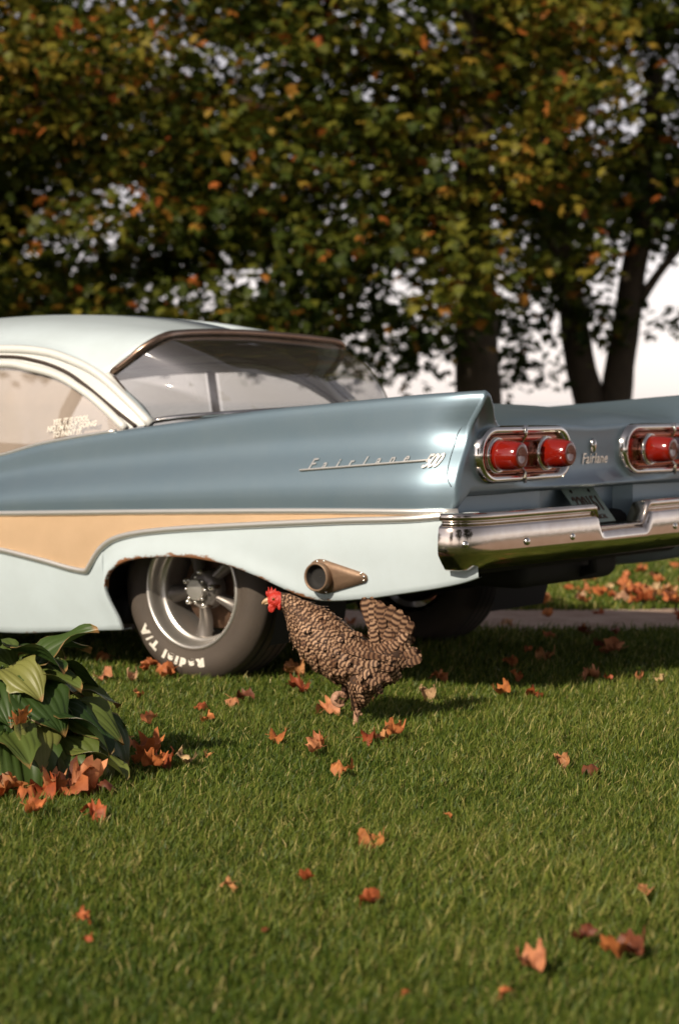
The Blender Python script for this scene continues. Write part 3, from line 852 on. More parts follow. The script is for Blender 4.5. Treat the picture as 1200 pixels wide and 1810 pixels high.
# ---- lettering, ornament, number plate
xo = tail_x(0)
v, f = dome((xo + .004, 0, .847), .014, .014, (1, 0, 0)); obj('trunk_ornament', [(p[0], p[1], .847 + (p[2] - .847) * 1.7 - (.006 if p[2] < .84 else 0)) for p in v], f, M['chrome'], car)
tv, tf = text_mesh('Fairlane', .052, .002, .0006, 1.05)
obj('trunk_script', [(tail_x(p[0] + .01) + .004 + p[2], p[0] * 1.05 + .01 + p[1] * .25, .783 + p[1]) for p in tv], tf, M['bolt'], car, smooth=False)
for s in (-1, 1):
    mb = MB()
    n_let = 'Fairlane'
    x0, x1 = .60, 1.055
    zline = lambda x: .772 + (x - .596) * .083
    def lay(tv, xa, sx, sz, shear, up=0.0):
        o_ = []
        for p in tv:
            lx = (p[0] if s == -1 else p[0])
            x = xa + p[0] * sx + p[1] * shear
            z = zline(x) + p[1] * sz + up
            o_.append((x, s * (abs(side_y(x, z)) + .004 + p[2]), z))
        return o_
    # on the left side the writing reads towards the tail, on the right side towards the nose
    for k, ch in enumerate(n_let):
        tv, tf = text_mesh(ch, .052 if k else .066, .0018, .0008)
        kk = k if s == -1 else 7 - k
        xa = x0 + .022 + (x1 - x0 - .03) * (kk + .15) / 8
        if s == 1: tv = [(-p[0], p[1], p[2]) for p in tv]
        mb.add(lay(tv, xa, .75, .78, .25 if s == -1 else -.25), tf)
    v, f = tube([(x, s * (abs(side_y(x, zline(x))) + .005), zline(x)) for x in np.linspace(x0 - .01, x1 + .03, 16)], .0038, 6); mb.add(v, f)
    tv, tf = text_mesh('500', .082, .0022, .0018, .82)
    if s == 1: tv = [(-p[0], p[1], p[2]) for p in tv]
    mb.add(lay(tv, 1.094 if s == -1 else .585, .50, .72, .30 if s == -1 else -.30, -.022), tf)
    mb.build('side_script', [M['steel']], car, smooth=False)
# number plate: leans back into the recess
pl = empty('number_plate'); pl.parent = car
p0, p1 = Vector((1.10, 0, .694)), Vector((1.195, 0, .575))
axis_up = (p0 - p1).normalized(); nrm = Vector((0, 1, 0)).cross(axis_up).normalized()
if nrm.x < 0: nrm = -nrm
pc = (p0 + p1) / 2
def on_plate(a, b_, c): return tuple(pc + Vector((0, 1, 0)) * a + axis_up * b_ + nrm * c)
pv, pf = box((0, 0, 0), (.225, .152, .003), .001)
obj('plate_sheet', [on_plate(*p) for p in pv], pf, M['plate'], pl, smooth=False)
tv, tf = text_mesh('220151', .072, .001, .0006, 1.0)
obj('plate_number', [on_plate(p[0] * .86, p[1] * 1.25 - .026, p[2] + .0035) for p in tv], tf, M['platetext'], pl, smooth=False)
tv, tf = text_mesh('HISTORICAL', .026, .0008, .0002, 1.0)
obj('plate_legend', [on_plate(p[0] * .95, p[1] - .062, p[2] + .0035) for p in tv], tf, M['platetext'], pl, smooth=False)
for y in (-.062, .062):
    v, f = dome(on_plate(y, .060, .002), .008, .004, tuple(nrm)); obj('plate_screw', v, f, M['black'], pl)
# sticker lettering on the rear quarter glass
mb = MB()
for k, (txt, sc) in enumerate((('YES, IT IS COOL.', 1.0), ("NO I'M NOT GOING", 1.06), ('TO PAINT IT.', 1.0))):
    tv, tf = text_mesh(txt, .030, .0, .0011, 1.0)
    pts = []
    for p in tv:
        x = -.600 + .012 * (k == 1) - .004 * k + p[0] * sc * .86
        z = .921 - .0235 * k + p[1] * .95 + (x + .60) * .10
        t = (z - (top_z(x) - .02)) / (1.03 - (top_z(x) - .02))
        pts.append((x, -.80 + .055 * min(max(t, 0), 1) - .012, z))
    mb.add(pts, tf)
st = mb.build('window_lettering', [M['letter']], quarter, smooth=False)

# ---- side exhaust outlet with riveted plate
for s in (-1, 1):
    outl = []
    cx, cz_, r0 = .697, .425, .058
    tipx, r1 = .862, .016
    for a in np.linspace(math.radians(78), math.radians(282), 22): outl.append((cx + r0 * math.cos(a), cz_ + r0 * math.sin(a)))
    for a in np.linspace(math.radians(-75), math.radians(75), 9): outl.append((tipx + r1 * math.cos(a), cz_ + .004 + r1 * math.sin(a)))
    def sy(x, z, d): return s * (abs(side_y(x, z)) + d)
    cxp = (.74, .425)
    rows = [[(x, sy(x, z, .002), z) for x, z in outl], [(x, sy(x, z, .007), z) for x, z in outl], [(cxp[0] + (x - cxp[0]) * .5, sy(x, z, .009), cxp[1] + (z - cxp[1]) * .5) for x, z in outl], [(cxp[0] + (x - cxp[0]) * .02, sy(*cxp, .010), cxp[1] + (z - cxp[1]) * .02) for x, z in outl]]
    v, f = grid(rows, close_u=True); ep = obj('exhaust_plate', v, f, M['rustmetal'], car)
    yb = sy(cx, cz_, 0)
    v, f = revolve([(.044, .03), (.048, -.030), (.047, -.040), (.043, -.041), (.040, -.036), (.039, -.016), (.02, -.015), (.001, -.015)], 28)
    obj('exhaust_tip', [(cx + p[0], yb - s * p[1] if s == 1 else yb + p[1], cz_ + p[2]) for p in v], f, [M['rustmetal'], M['black']], ep, fmat=[0 if i < 28 * 4 else 1 for i in range(len(f))])
    for k in range(0, len(outl), 3):
        x, z = outl[k]; x = cxp[0] + (x - cxp[0]) * .93; z = cxp[1] + (z - cxp[1]) * .90
        v, f = dome((x, sy(x, z, .008), z), .0045, .003, (0, s, 0), 8); obj('rivet', v, f, M['bolt'], ep)

# ---- wheels
def wheel(px, py, side, rad, spin=0.0, detail=True):
    """built facing -y; side -1 left, +1 right"""
    w = empty('wheel', (px, py, rad), 0 if side < 0 else math.pi); w.parent = car
    k = rad / .33
    prof = [(.206, .0), (.214, -.006), (.222, -.004), (.232, -.012), (.250, -.019), (.268, -.022), (.286, -.019), (.302, -.010), (.314, .002), (.322, .012), (.327, .022), (.3275, .030), (.3285, .05), (.330, .07), (.3305, .115),
            (.330, .16), (.3285, .18), (.326, .20), (.318, .222), (.300, .245), (.27, .252), (.22, .24), (.19, .22)]
    v, f = revolve(prof, 72); ty = obj('tyre', [(p[0] * k, p[1], p[2] * k) for p in v], f, M['tyre'], w)
    # tread grooves
    for gy in (.055, .095, .135, .175):
        v, f = revolve([(.3312, gy - .004), (.3312, gy + .004)], 72); obj('tread_groove', [(p[0] * k, p[1], p[2] * k) for p in v], f, M['black'], ty)
    rp = [(.208, .012), (.2145, -.004), (.2120, -.010), (.2060, -.012), (.1990, -.008), (.1945, .004), (.1925, .022), (.1900, .040), (.1830, .050), (.1770, .050), (.1740, .056), (.1720, .075), (.1700, .16), (.172, .21)]
    v, f = revolve(rp, 72); obj('rim', v, f, M['alloy'], w)
    v, f = revolve([(.0, .13), (.10, .13), (.145, .135), (.150, .15), (.150, .20)], 40); obj('brake_drum', v, f, M['brake'], w)
    v, f = revolve([(0, .040), (.040, .040), (.062, .046), (.070, .058), (.072, .10)], 40); obj('hub', v, f, M['spoke'], w)
    for j in range(5):
        a = math.radians(262 + 72 * j) + spin
        rows = []
        for t in np.linspace(0, 1, 9):
            r = .045 + (.176 - .045) * t; hw = .016 + .019 * t ** 1.3; th = .030 + .010 * math.sin(math.pi * t); yf = .048 + .018 * t + .010 * math.sin(math.pi * t)
            ring = []
            for (u, d) in ((-1, .9), (-.86, .35), (-.45, .05), (0, -.06), (.45, .05), (.86, .35), (1, .9)):
                ring.append((r * math.cos(a) - u * hw * math.sin(a), yf + d * th, r * math.sin(a) + u * hw * math.cos(a)))
            rows.append(ring)
        v, f = grid(rows); obj('spoke', v, f, M['spoke'], w)
        a2 = a + math.radians(36)
        c = (.062 * math.cos(a2), .040, .062 * math.sin(a2))
        v, f = tube([(c[0], .07, c[2]), (c[0], .030, c[2]), (c[0], .022, c[2]), (c[0], .017, c[2])], [.0115, .0115, .009, .003], 10); obj('lug_nut', v, f, M['bolt'], w)
    # eight-sided centre cap with small bosses round it
    n8 = 8
    ring8 = lambda r, y: [(r * math.cos(2 * math.pi * (q + .5) / n8), y, r * math.sin(2 * math.pi * (q + .5) / n8)) for q in range(n8)]
    v, f = grid([ring8(.040, .05), ring8(.040, .016), ring8(.036, .010), ring8(.006, .009)], close_u=True); f.append(tuple(3 * n8 + q for q in range(n8)))
    cap = obj('center_cap', v, f, M['alloy'], w, smooth=False)
    for q in range(8):
        a3 = 2 * math.pi * q / 8
        v, f = dome((.044 * math.cos(a3), .016, .044 * math.sin(a3)), .0065, .005, (0, -1, 0), 8); obj('cap_screw', v, f, M['bolt'], w)
    if detail:
        mb = MB()
        s_ = 'Radial T/A'
        # one glyph at a time along the sidewall, tops outward, reading clockwise seen from outside
        adv = {'R': .92, 'a': .84, 'd': .84, 'i': .42, 'l': .42, ' ': .55, 'T': .80, '/': .55, 'A': .90}
        tot = sum(adv[c] for c in s_); ang = 0
        A0, A1 = math.radians(-73), math.radians(-148)
        for c in s_:
            mid = A0 + (A1 - A0) * (ang + adv[c] / 2) / tot; ang += adv[c]
            if c == ' ': continue
            tv, tf = text_mesh(c, .044, .0012, .0036 if c != '/' else .0018)
            pts = []
            for p in tv:
                r = .247 + p[1] * .86; a = mid - p[0] * 1.18 / .262 + spin
                yy = -float(np.interp(r, [.232, .25, .268, .286, .302], [.012, .019, .022, .019, .010])) - .0012 - p[2]
                pts.append((r * k * math.cos(a), yy, r * k * math.sin(a)))
            mb.add(pts, tf)
        mb.build('tyre_lettering', [M['letter']], ty, smooth=False)
    return w
wheel(0, -.80, -1, .33)
wheel(0, .78, 1, .33, spin=.7)
wheel(-2.80, -.80, -1, .31, spin=.4)
wheel(-2.80, .80, 1, .31, spin=1.1)

# ------------------------------------------------------------------ trees
M['bark'] = mat('grey_brown_bark', (.085, .060, .040), .9, noise=(7, (.045, .034, .024), 1), bump=(18, .9))
M['leaves'] = attr_mat('autumn_maple_foliage', [(0, (.020, .038, .006)), (.35, (.055, .076, .009)), (.62, (.130, .135, .015)), (.76, (.22, .18, .021)), (.88, (.38, .175, .028)), (1, (.46, .12, .028))], rough=.55, transl=.30, spec=.3)

LEAF_P = np.array([(0, 0, 0), (.34, .30, .05), (.50, .72, -.03), (.14, .62, .04), (0, 1.0, -.08), (-.14, .62, .04), (-.50, .72, -.03), (-.34, .30, .05)], np.float32)
LEAF_T = np.array([(0, 1, 3), (1, 2, 3), (0, 3, 5), (3, 4, 5), (0, 5, 7), (5, 6, 7)])

def leaf_cloud(cent, size, tint, droop=.5, seed=1):
    r = np.random.default_rng(seed)
    n = len(cent)
    az = r.random(n) * 2 * np.pi
    down = -.15 - droop * r.random(n)
    Y = np.c_[np.cos(az), np.sin(az), down]; Y /= np.linalg.norm(Y, axis=1)[:, None]
    R = r.standard_normal((n, 3)) * .55 + np.array([0, 0, 1.0])
    X = np.cross(Y, R); X /= np.linalg.norm(X, axis=1)[:, None]
    Z = np.cross(X, Y)
    s = size[:, None, None]
    P = cent[:, None, :] + s * (X[:, None, :] * LEAF_P[None, :, 0:1] + Y[:, None, :] * LEAF_P[None, :, 1:2] + Z[:, None, :] * LEAF_P[None, :, 2:3] * 1.5)
    F = (np.arange(n)[:, None, None] * 8 + LEAF_T[None]).reshape(-1, 3)
    return P.reshape(-1, 3), F, np.repeat(tint, 8)

def limb_mesh(paths):
    mb = MB()
    for pts, r0, r1 in paths:
        P = spline(pts, max(6, len(pts) * 4))
        n = len(P)
        rad = [r0 + (r1 - r0) * (i / (n - 1)) ** .85 for i in range(n)]
        rows = []
        v, f = tube(P, rad, 10)
        vv = []
        for i, p in enumerate(v):
            k = math.sin(p[2] * 5 + i % 10 * 1.9) * .04 + math.sin(p[2] * 11.0 + (i % 10) * 2.7) * .025
            c = P[min(i // 10, n - 1)]
            vv.append(tuple(c[j] + (p[j] - c[j]) * (1 + k) for j in range(3)))
        mb.add(vv, f)
    return mb

# openings in the canopy where sky breaks through: (x, z, half width, half height) in metres
GAPS = [(-2.1, 2.35, .95, .36), (-1.35, 2.5, .5, .32), (-2.95, 2.05, .4, .25), (-3.2, 5.2, .45, .25), (-2.4, 5.1, .3, .2), (-1.8, 5.3, .3, .2), (-3.4, 3.35, .4, .18), (-2.55, 3.6, .3, .2),
        (.1, 3.15, .42, .2), (.75, 2.5, .40, .28), (1.95, 2.7, .28, .42), (.35, 1.62, .45, .2), (3.3, 4.8, .35, .28), (3.9, 3.4, .35, .4), (2.35, 2.15, .3, .25), (.35, 5.0, .3, .2), (-.7, 5.1, .22, .16), (-.45, 3.1, .3, .15), (4.1, 2.5, .5, .5)]
def in_gap(q, r):
    for x, z, a, b in GAPS:
        d = ((q[0] - x) / a) ** 2 + ((q[2] - z) / b) ** 2
        if d < 1 and r.random() < .93 - .25 * d: return True
    return False

def crown(name, clumps, parent, seed, sprays=27, leaf=.15, warm=lambda c: 0.0):
    """clumps: (centre, radii); leaves gather in sprays towards each clump's shell"""
    r = np.random.default_rng(seed)
    C, S, T = [], [], []
    base_pos = np.array(parent.location)
    for c, rad, dens in clumps:
        vol = 4.19 * rad[0] * rad[1] * rad[2]
        nsp = max(4, int(vol * sprays * dens))
        d = r.standard_normal((nsp, 3)); d /= np.linalg.norm(d, axis=1)[:, None]
        rr = .35 + .65 * r.random(nsp) ** .45
        sp = np.array(c) + d * rr[:, None] * np.array(rad)
        w = warm(np.array(c))
        for q in sp:
            if in_gap(q + base_pos, r): continue
            m = r.integers(11, 20) if q[2] < 7 else (r.integers(5, 9) if q[2] < 11 else r.integers(3, 6))
            off = r.standard_normal((m, 3)) * np.array([.20, .20, .13])
            C.append(q + off); S.append((leaf if q[2] < 7 else leaf * (1.7 if q[2] < 11 else 2.5)) * (.7 + .6 * r.random(m)))
            base = np.clip(.32 + .15 * r.standard_normal() + w * .8, .04, .70)
            t = np.clip(base + .13 * r.standard_normal(m), 0, .80)
            hot = r.random(m) < (.03 + .20 * max(w, 0) + .05 * (r.random() < .3))
            t[hot] = .78 + .22 * r.random(hot.sum())
            T.append(t)
    P, F, A = leaf_cloud(np.concatenate(C), np.concatenate(S), np.concatenate(T), seed=seed)
    me = big_mesh(name, P, F, M['leaves'], A)
    return link(bpy.data.objects.new(name, me), parent)

# --- big maple: stout trunk, boughs reaching left over the car
maple = empty('maple_tree', (1.62, 24, 0)); tag(maple, 'broad maple with stout straight trunk and long boughs of olive and orange leaves', 'tree', 'autumn trees behind the car')
L = lambda x, y, z: (x - 1.62, y - 24, z)
limb_mesh([([L(1.66, 24, -.1), L(1.64, 24, .8), L(1.60, 24, 2.2), L(1.56, 24, 3.6), L(1.7, 24.2, 5.6), L(1.8, 24.3, 7.5)], .31, .12),
           ([L(1.66, 24, -.1), L(1.66, 24, .25)], .42, .28)]).build('trunk', [M['bark']], maple)
for pts, r0, r1 in [([L(1.58, 24, 2.9), L(.2, 23.2, 3.9), L(-1.6, 22.6, 4.4), L(-3.4, 22.2, 4.2)], .13, .03),
                    ([L(1.58, 24, 3.3), L(2.6, 23.4, 4.2), L(3.4, 23.0, 4.8)], .10, .03),
                    ([L(1.6, 24, 3.8), L(.4, 24.6, 5.2), L(-1.0, 25.2, 6.4)], .11, .03),
                    ([L(1.6, 24, 3.4), L(.6, 23.0, 3.6), L(-.6, 22.0, 3.3)], .08, .02),
                    ([L(1.6, 24, 4.4), L(1.4, 22.8, 5.4), L(1.0, 21.6, 6.0)], .09, .03)]:
    limb_mesh([(pts, r0, r1)]).build('bough', [M['bark']], maple)
r = np.random.default_rng(11)
low = Curve([(-7, 1.4), (-3.8, 1.45), (-2.4, 1.50), (-1.2, 1.45), (-.3, 1.35), (.4, 1.22), (1.2, 1.55), (1.9, 1.85), (2.6, 2.3), (3.4, 3.2), (5, 3.6)])
cl = []
for k in range(560):
    x = r.uniform(-6.5, 3.2); y = r.uniform(21.4, 27.5)
    z0 = low(x) + .40; z = z0 + (18.0 - z0) * r.random() ** 1.5
    s = r.uniform(.45, .80) * (1 if z < 8 else 1.4)
    # the crown is rounder than a box
    if ((x + 1.2) / 6.2) ** 2 + ((y - 24.3) / 3.6) ** 2 + ((z - 7.0) / 11.0) ** 2 > 1.15: continue
    cl.append(((x - 1.62, y - 24, z), (s * 1.15, s, s * .55), .62))
# sunlit outer sprays in front
for k in range(75):
    x = r.uniform(-5.0, 2.6); y = r.uniform(20.6, 21.8)
    z = r.uniform(max(low(x) + .5, 2.1), 5.6)
    cl.append(((x - 1.62, y - 24, z), (.60, .42, .28), .9))
crown('crown', cl, maple, 3, warm=lambda c: .12 * math.sin(c[0] * 1.3 + 1) + .14 * math.exp(-((c[2] - 4.2) / 1.1) ** 2) + (.14 if c[1] < -2 else -.08))  # autumn tint; front and mid-height clumps also get sunlight painted into their colour

# --- twin-stemmed tree to the right
twin = empty('twin_trunk_tree', (3.35, 26, 0)); tag(twin, 'dark twin-stemmed tree with forked trunks and deep green leaves', 'tree', 'autumn trees behind the car')
L = lambda x, y, z: (x - 3.35, y - 26, z)
limb_mesh([([L(3.36, 26, -.1), L(3.28, 26, .45), L(3.17, 26, 1.05), L(3.05, 26, 1.6), L(2.90, 26, 2.5), L(2.76, 26, 3.3), L(2.7, 26, 5)], .24, .12)]).build('trunk', [M['bark']], twin)
limb_mesh([([L(3.38, 26, -.1), L(3.45, 26, .45), L(3.52, 26, 1.05), L(3.62, 26, 1.8), L(3.74, 26, 2.7), L(3.90, 26, 3.5), L(4.0, 26, 5.2)], .24, .11)]).build('trunk', [M['bark']], twin)
for pts, r0, r1 in [([L(3.60, 26, 1.75), L(3.80, 25.95, 2.25), L(4.10, 25.9, 2.72), L(4.6, 25.8, 3.3)], .085, .04),
                    ([L(3.80, 26, 3.0), L(4.1, 26, 3.5), L(4.6, 26.2, 4.2)], .07, .03),
                    ([L(2.84, 26, 2.8), L(2.5, 25.6, 3.1), L(2.1, 25.2, 3.2)], .05, .02)]:
    limb_mesh([(pts, r0, r1)]).build('bough', [M['bark']], twin)
low2 = Curve([(1.5, 1.35), (2.0, 1.45), (2.4, 1.75), (2.75, 2.0), (3.0, 2.55), (3.4, 2.75), (3.9, 2.75), (4.3, 2.9), (7, 2.7)])
cl = []
for k in range(420):
    x = r.uniform(1.7, 7.2); y = r.uniform(24.2, 29)
    z0 = low2(x) + .35; z = z0 + (17.0 - z0) * r.random() ** 1.5
    if ((x - 4.4) / 3.4) ** 2 + ((y - 26.4) / 3.2) ** 2 + ((z - 7.4) / 10.0) ** 2 > 1.12: continue
    s = r.uniform(.4, .72) * (1 if z < 8 else 1.5)
    cl.append(((x - 3.35, y - 26, z), (s * 1.1, s, s * .55), .62))
for c, rd in [((2.35, 25.2, 1.55), (.34, .3, .22)), ((2.15, 25.0, 1.35), (.25, .25, .14)), ((3.38, 25.6, 1.95), (.22, .2, .13)), ((3.20, 25.6, 2.15), (.2, .2, .1)), ((4.15, 25.6, 2.0), (.24, .2, .08)), ((3.15, 25.7, 2.62), (.3, .25, .14)), ((2.6, 25.2, 2.1), (.35, .3, .25))]:
    cl.append((L(*c), rd, 1.6))
crown('crown', cl, twin, 5, warm=lambda c: -.10 + .10 * math.sin(c[0] * 2 + c[2]))

# --- a third crown filling the left background
left_t = empty('maple_tree', (-6.2, 28, 0)); tag(left_t, 'leafy olive maple whose crown closes the view beyond the car roof', 'tree', 'autumn trees behind the car')
limb_mesh([([(0, 0, -.1), (0, 0, 1.6), (.1, 0, 4), (.2, 0, 7)], .30, .08)]).build('trunk', [M['bark']], left_t)
for pts in ([(0, 0, 2.6), (1.4, -.6, 3.6), (2.8, -1, 4.2)], [(0, 0, 3), (-1.6, -.3, 4.2), (-2.6, 0, 5)], [(.1, 0, 3.6), (.6, -1.4, 5), (.8, -2.2, 6)]):
    limb_mesh([(pts, .10, .03)]).build('bough', [M['bark']], left_t)
cl = []
for k in range(300):
    x = r.uniform(-4.5, 5.2); y = r.uniform(-2.5, 2.5)
    z = 1.75 + (13 - 1.75) * r.random() ** 1.3
    if (x / 5.0) ** 2 + (y / 3.0) ** 2 + ((z - 6.0) / 7.2) ** 2 > 1.1: continue
    s = r.uniform(.5, .85)
    cl.append(((x, y, z), (s * 1.15, s, s * .6), .5))
lc = crown('crown', cl, left_t, 8, sprays=20, leaf=.20, warm=lambda c: .05 * math.sin(c[0]))

def copy_tree(root, loc, rz, sc, label, group):
    o = root.copy(); COL.objects.link(o); o.location = loc; o.rotation_euler = (0, 0, rz); o.scale = (sc, sc, sc); o['label'] = label; o['group'] = group
    for ch in root.children:
        c = ch.copy(); COL.objects.link(c); c.parent = o
    return o
# --- trees behind the photographer: they shade the near lawn and show in the chrome and glass
copy_tree(left_t, (-15.6, -24.0, 0), 1.0, 1.2, 'tall maple standing out on the near lawn behind the photographer', 'trees out of the photograph')
copy_tree(left_t, (2.0, -17.0, 0), 2.6, 1.3, 'maple on the lawn behind the photographer with a round crown', 'trees out of the photograph')
copy_tree(left_t, (13.0, -9.0, 0), 4.0, 1.3, 'maple beside the drive behind the photographer', 'trees out of the photograph')
for loc, rz, sc_, lb in (((-36, -3, 0), .4, .95, 'added maple far left, out of view, darkening the car reflections'), ((-34, 8, 0), 2.0, .9, 'smaller added maple far left, out of view, darkening the car reflections'), ((-40, -15, 0), 3.3, 1.0, 'tall added maple in the far left corner, darkening the car reflections'), ((-44, 3, 0), 5.0, 1.05, 'added maple behind the others far left, darkening the car reflections')):
    copy_tree(left_t, loc, rz, sc_, lb, 'trees out of the photograph')  # unseen tree line, added to darken the reflections in the car's side

# ------------------------------------------------------------------ hosta
M['hosta'] = bpy.data.materials.new('ribbed_hosta_leaf'); M['hosta'].use_nodes = True
n, l = nodes_of(M['hosta']); b = n['Principled BSDF']; b.inputs['Roughness'].default_value = .42; b.inputs['Specular IOR Level'].default_value = .4
oi = n.new('ShaderNodeObjectInfo'); ra = n.new('ShaderNodeValToRGB'); e = ra.color_ramp.elements
while len(e) < 4: e.new(.5)
for q, (p, c) in zip(e, [(0, (.026, .055, .013)), (.4, (.050, .090, .018)), (.75, (.11, .145, .032)), (1, (.25, .25, .07))]): q.position = p; q.color = (*c, 1)
l.new(oi.outputs['Random'], ra.inputs[0])
at = n.new('ShaderNodeAttribute'); at.attribute_name = 'edge'
tc = n.new('ShaderNodeTexCoord'); tn = n.new('ShaderNodeTexNoise'); tn.inputs['Scale'].default_value = 14; tn.inputs['Detail'].default_value = 7; l.new(tc.outputs['Object'], tn.inputs['Vector'])
tn2 = n.new('ShaderNodeTexNoise'); tn2.inputs['Scale'].default_value = 1.0; 
va = n.new('ShaderNodeVectorMath'); va.operation = 'SCALE'; va.inputs[3].default_value = 37; l.new(oi.outputs['Location'], va.inputs[0]); l.new(va.outputs[0], tn2.inputs['Vector'])
m1 = n.new('ShaderNodeMath'); m1.operation = 'MULTIPLY_ADD'; m1.inputs[1].default_value = .75; l.new(tn2.outputs[0], m1.inputs[0]); l.new(tn.outputs[0], m1.inputs[2])
m2 = n.new('ShaderNodeMath'); m2.operation = 'ADD'; l.new(m1.outputs[0], m2.inputs[0]); l.new(at.outputs['Fac'], m2.inputs[1])
rb = n.new('ShaderNodeValToRGB'); rb.color_ramp.elements[0].position = .0; rb.color_ramp.elements[1].position = 1
mr = n.new('ShaderNodeMapRange'); mr.inputs[1].default_value = 1.30; mr.inputs[2].default_value = 1.50; l.new(m2.outputs[0], mr.inputs[0])
mx = n.new('ShaderNodeMix'); mx.data_type = 'RGBA'; l.new(mr.outputs[0], mx.inputs[0]); l.new(ra.outputs[0], mx.inputs[6])
rc = n.new('ShaderNodeValToRGB'); rc.color_ramp.elements[0].color = (.20, .085, .025, 1); rc.color_ramp.elements[1].color = (.42, .27, .10, 1); l.new(tn.outputs[0], rc.inputs[0]); l.new(rc.outputs[0], mx.inputs[7])
l.new(mx.outputs[2], b.inputs['Base Color'])
tl = n.new('ShaderNodeBsdfTranslucent'); l.new(mx.outputs[2], tl.inputs[0]); ms = n.new('ShaderNodeMixShader'); ms.inputs[0].default_value = .18
l.new(b.outputs[0], ms.inputs[1]); l.new(tl.outputs[0], ms.inputs[2]); l.new(ms.outputs[0], n['Material Output'].inputs[0])
M['stem'] = mat('hosta_stalk', (.07, .11, .03), .5)

def hosta_leaf_mesh(Ln, W, droop, fold, twist, seed, ragged=0.0):
    r = np.random.default_rng(seed)
    NL, NW = 14, 21
    wprof = Curve([(0, .10), (.05, .46), (.16, .82), (.32, 1.0), (.55, .92), (.75, .66), (.9, .33), (1, .03)])
    rows, ed = [], []
    x = y = z = 0.0
    ang = .25
    cy, cz = 0.0, 0.0
    for i in range(NL):
        t = i / (NL - 1)
        a = ang - droop * t
        if i:
            cy += math.cos(a) * Ln / (NL - 1); cz += math.sin(a) * Ln / (NL - 1)
        row = []
        for j in range(NW):
            u = -1 + 2 * j / (NW - 1)
            w = wprof(t) * W * .5 * (1 + ragged * .18 * math.sin(t * 17 + seed + 2 * (u > 0)) * (abs(u) > .9))
            lat = u * w
            up = fold * abs(lat) - .9 * fold * (lat / (W * .5)) ** 2 * W * .35
            rib = .0028 * math.cos(u * math.pi * 6.5) * min(1, wprof(t) * 1.2)
            wav = .012 * math.sin(t * 9 + seed * 2 + (2.1 if u > 0 else 0)) * u * u
            nz = up + rib + wav + twist * lat * t * 2
            row.append((lat, cy - math.sin(a) * nz, cz + math.cos(a) * nz))
            ed.append(max(abs(u) ** 5 * .55, (t ** 7) * .75, (.3 * abs(u) ** 2 if t > .7 else 0)))
        rows.append(row)
    v, f = grid(rows)
    me = mesh('leaf', v, f, M['hosta'])
    a_ = me.attributes.new('edge', 'FLOAT', 'POINT'); a_.data.foreach_set('value', np.asarray(ed, np.float32))
    return me
hosta_meshes = [hosta_leaf_mesh(.21, .13, d, fo, tw, s, rg) for d, fo, tw, s, rg in ((.9, .35, .1, 1, .3), (1.4, .5, -.2, 2, 1), (.5, .7, .15, 3, .4), (1.9, .3, .05, 4, 1), (1.1, .15, -.1, 5, .6), (.7, .95, .3, 6, .8))]
hosta = empty('hosta_plant', (-.96, 5.34, 0)); tag(hosta, 'large hosta clump with ribbed green leaves browning at the edges', 'plant')
r = np.random.default_rng(23)
def hosta_leaf(az, rad, hgt, pitch, roll, k, sc):
    d = Vector((math.cos(az), math.sin(az), 0))
    bpos = d * rad + Vector((0, 0, hgt))
    o = bpy.data.objects.new('leaf', hosta_meshes[k]); link(o, hosta)
    o.location = bpos; o.rotation_euler = (Matrix.Rotation(az - math.pi / 2, 3, 'Z') @ Matrix.Rotation(pitch, 3, 'X') @ Matrix.Rotation(roll, 3, 'Y')).to_euler(); o.scale = (sc, sc, sc)
    v, f = tube(spline([(d.x * .02, d.y * .02, 0), tuple(d * rad * .55 + Vector((0, 0, hgt * .75))), tuple(bpos)], 7), [.006, .006, .0055, .005, .0045, .004, .0035], 6)
    obj('stem', v, f, M['stem'], hosta)
for lay, nn, (r0, r1), (h0, h1), (p0_, p1_), (s0, s1) in ((0, 15, (.02, .11), (.27, .37), (-.25, .5), (.75, 1.0)), (1, 20, (.12, .20), (.20, .31), (-.55, .05), (.8, 1.1)), (2, 24, (.17, .25), (.10, .22), (-.9, -.25), (.8, 1.05))):
    for i in range(nn):
        az = 2 * math.pi * (i + r.uniform(-.3, .3)) / nn + lay * .4
        hosta_leaf(az, r.uniform(r0, r1), r.uniform(h0, h1), r.uniform(p0_, p1_), r.uniform(-.4, .4), int(r.integers(0, 6)), r.uniform(s0, s1))
# a few leaves seen plainly: broad pale ones catching the sun, tall ones at the top, low ones sprawling on the grass
for a in ((-1.15, .10, .290, -.22, .25, 4, 1.10), (-.75, .16, .275, -.25, .15, 4, 1.15), (-.1, .16, .30, .55, .5, 2, .95), (.55, .14, .30, .35, -.2, 0, .95), (-.5, .24, .20, -.35, .1, 5, 1.05), (-1.0, .25, .17, -.75, 0, 1, 1.2), (-.62, .28, .14, -.55, .2, 1, 1.0), (-.25, .26, .13, -.30, -.2, 3, 1.15), (-.35, .22, .20, -.1, .3, 4, 1.1), (-1.35, .22, .19, -.7, .1, 3, 1.1), (-.45, .27, .10, -.2, .2, 5, 1.0), (-.12, .27, .17, -.35, .1, 1, 1.0), (.12, .24, .15, -.15, -.3, 3, 1.1), (-.75, .29, .10, -.45, .3, 1, .9), (-.9, .24, .21, -.5, -.3, 4, .95), (.3, .2, .22, .0, .2, 0, .95)):
    hosta_leaf(*a)

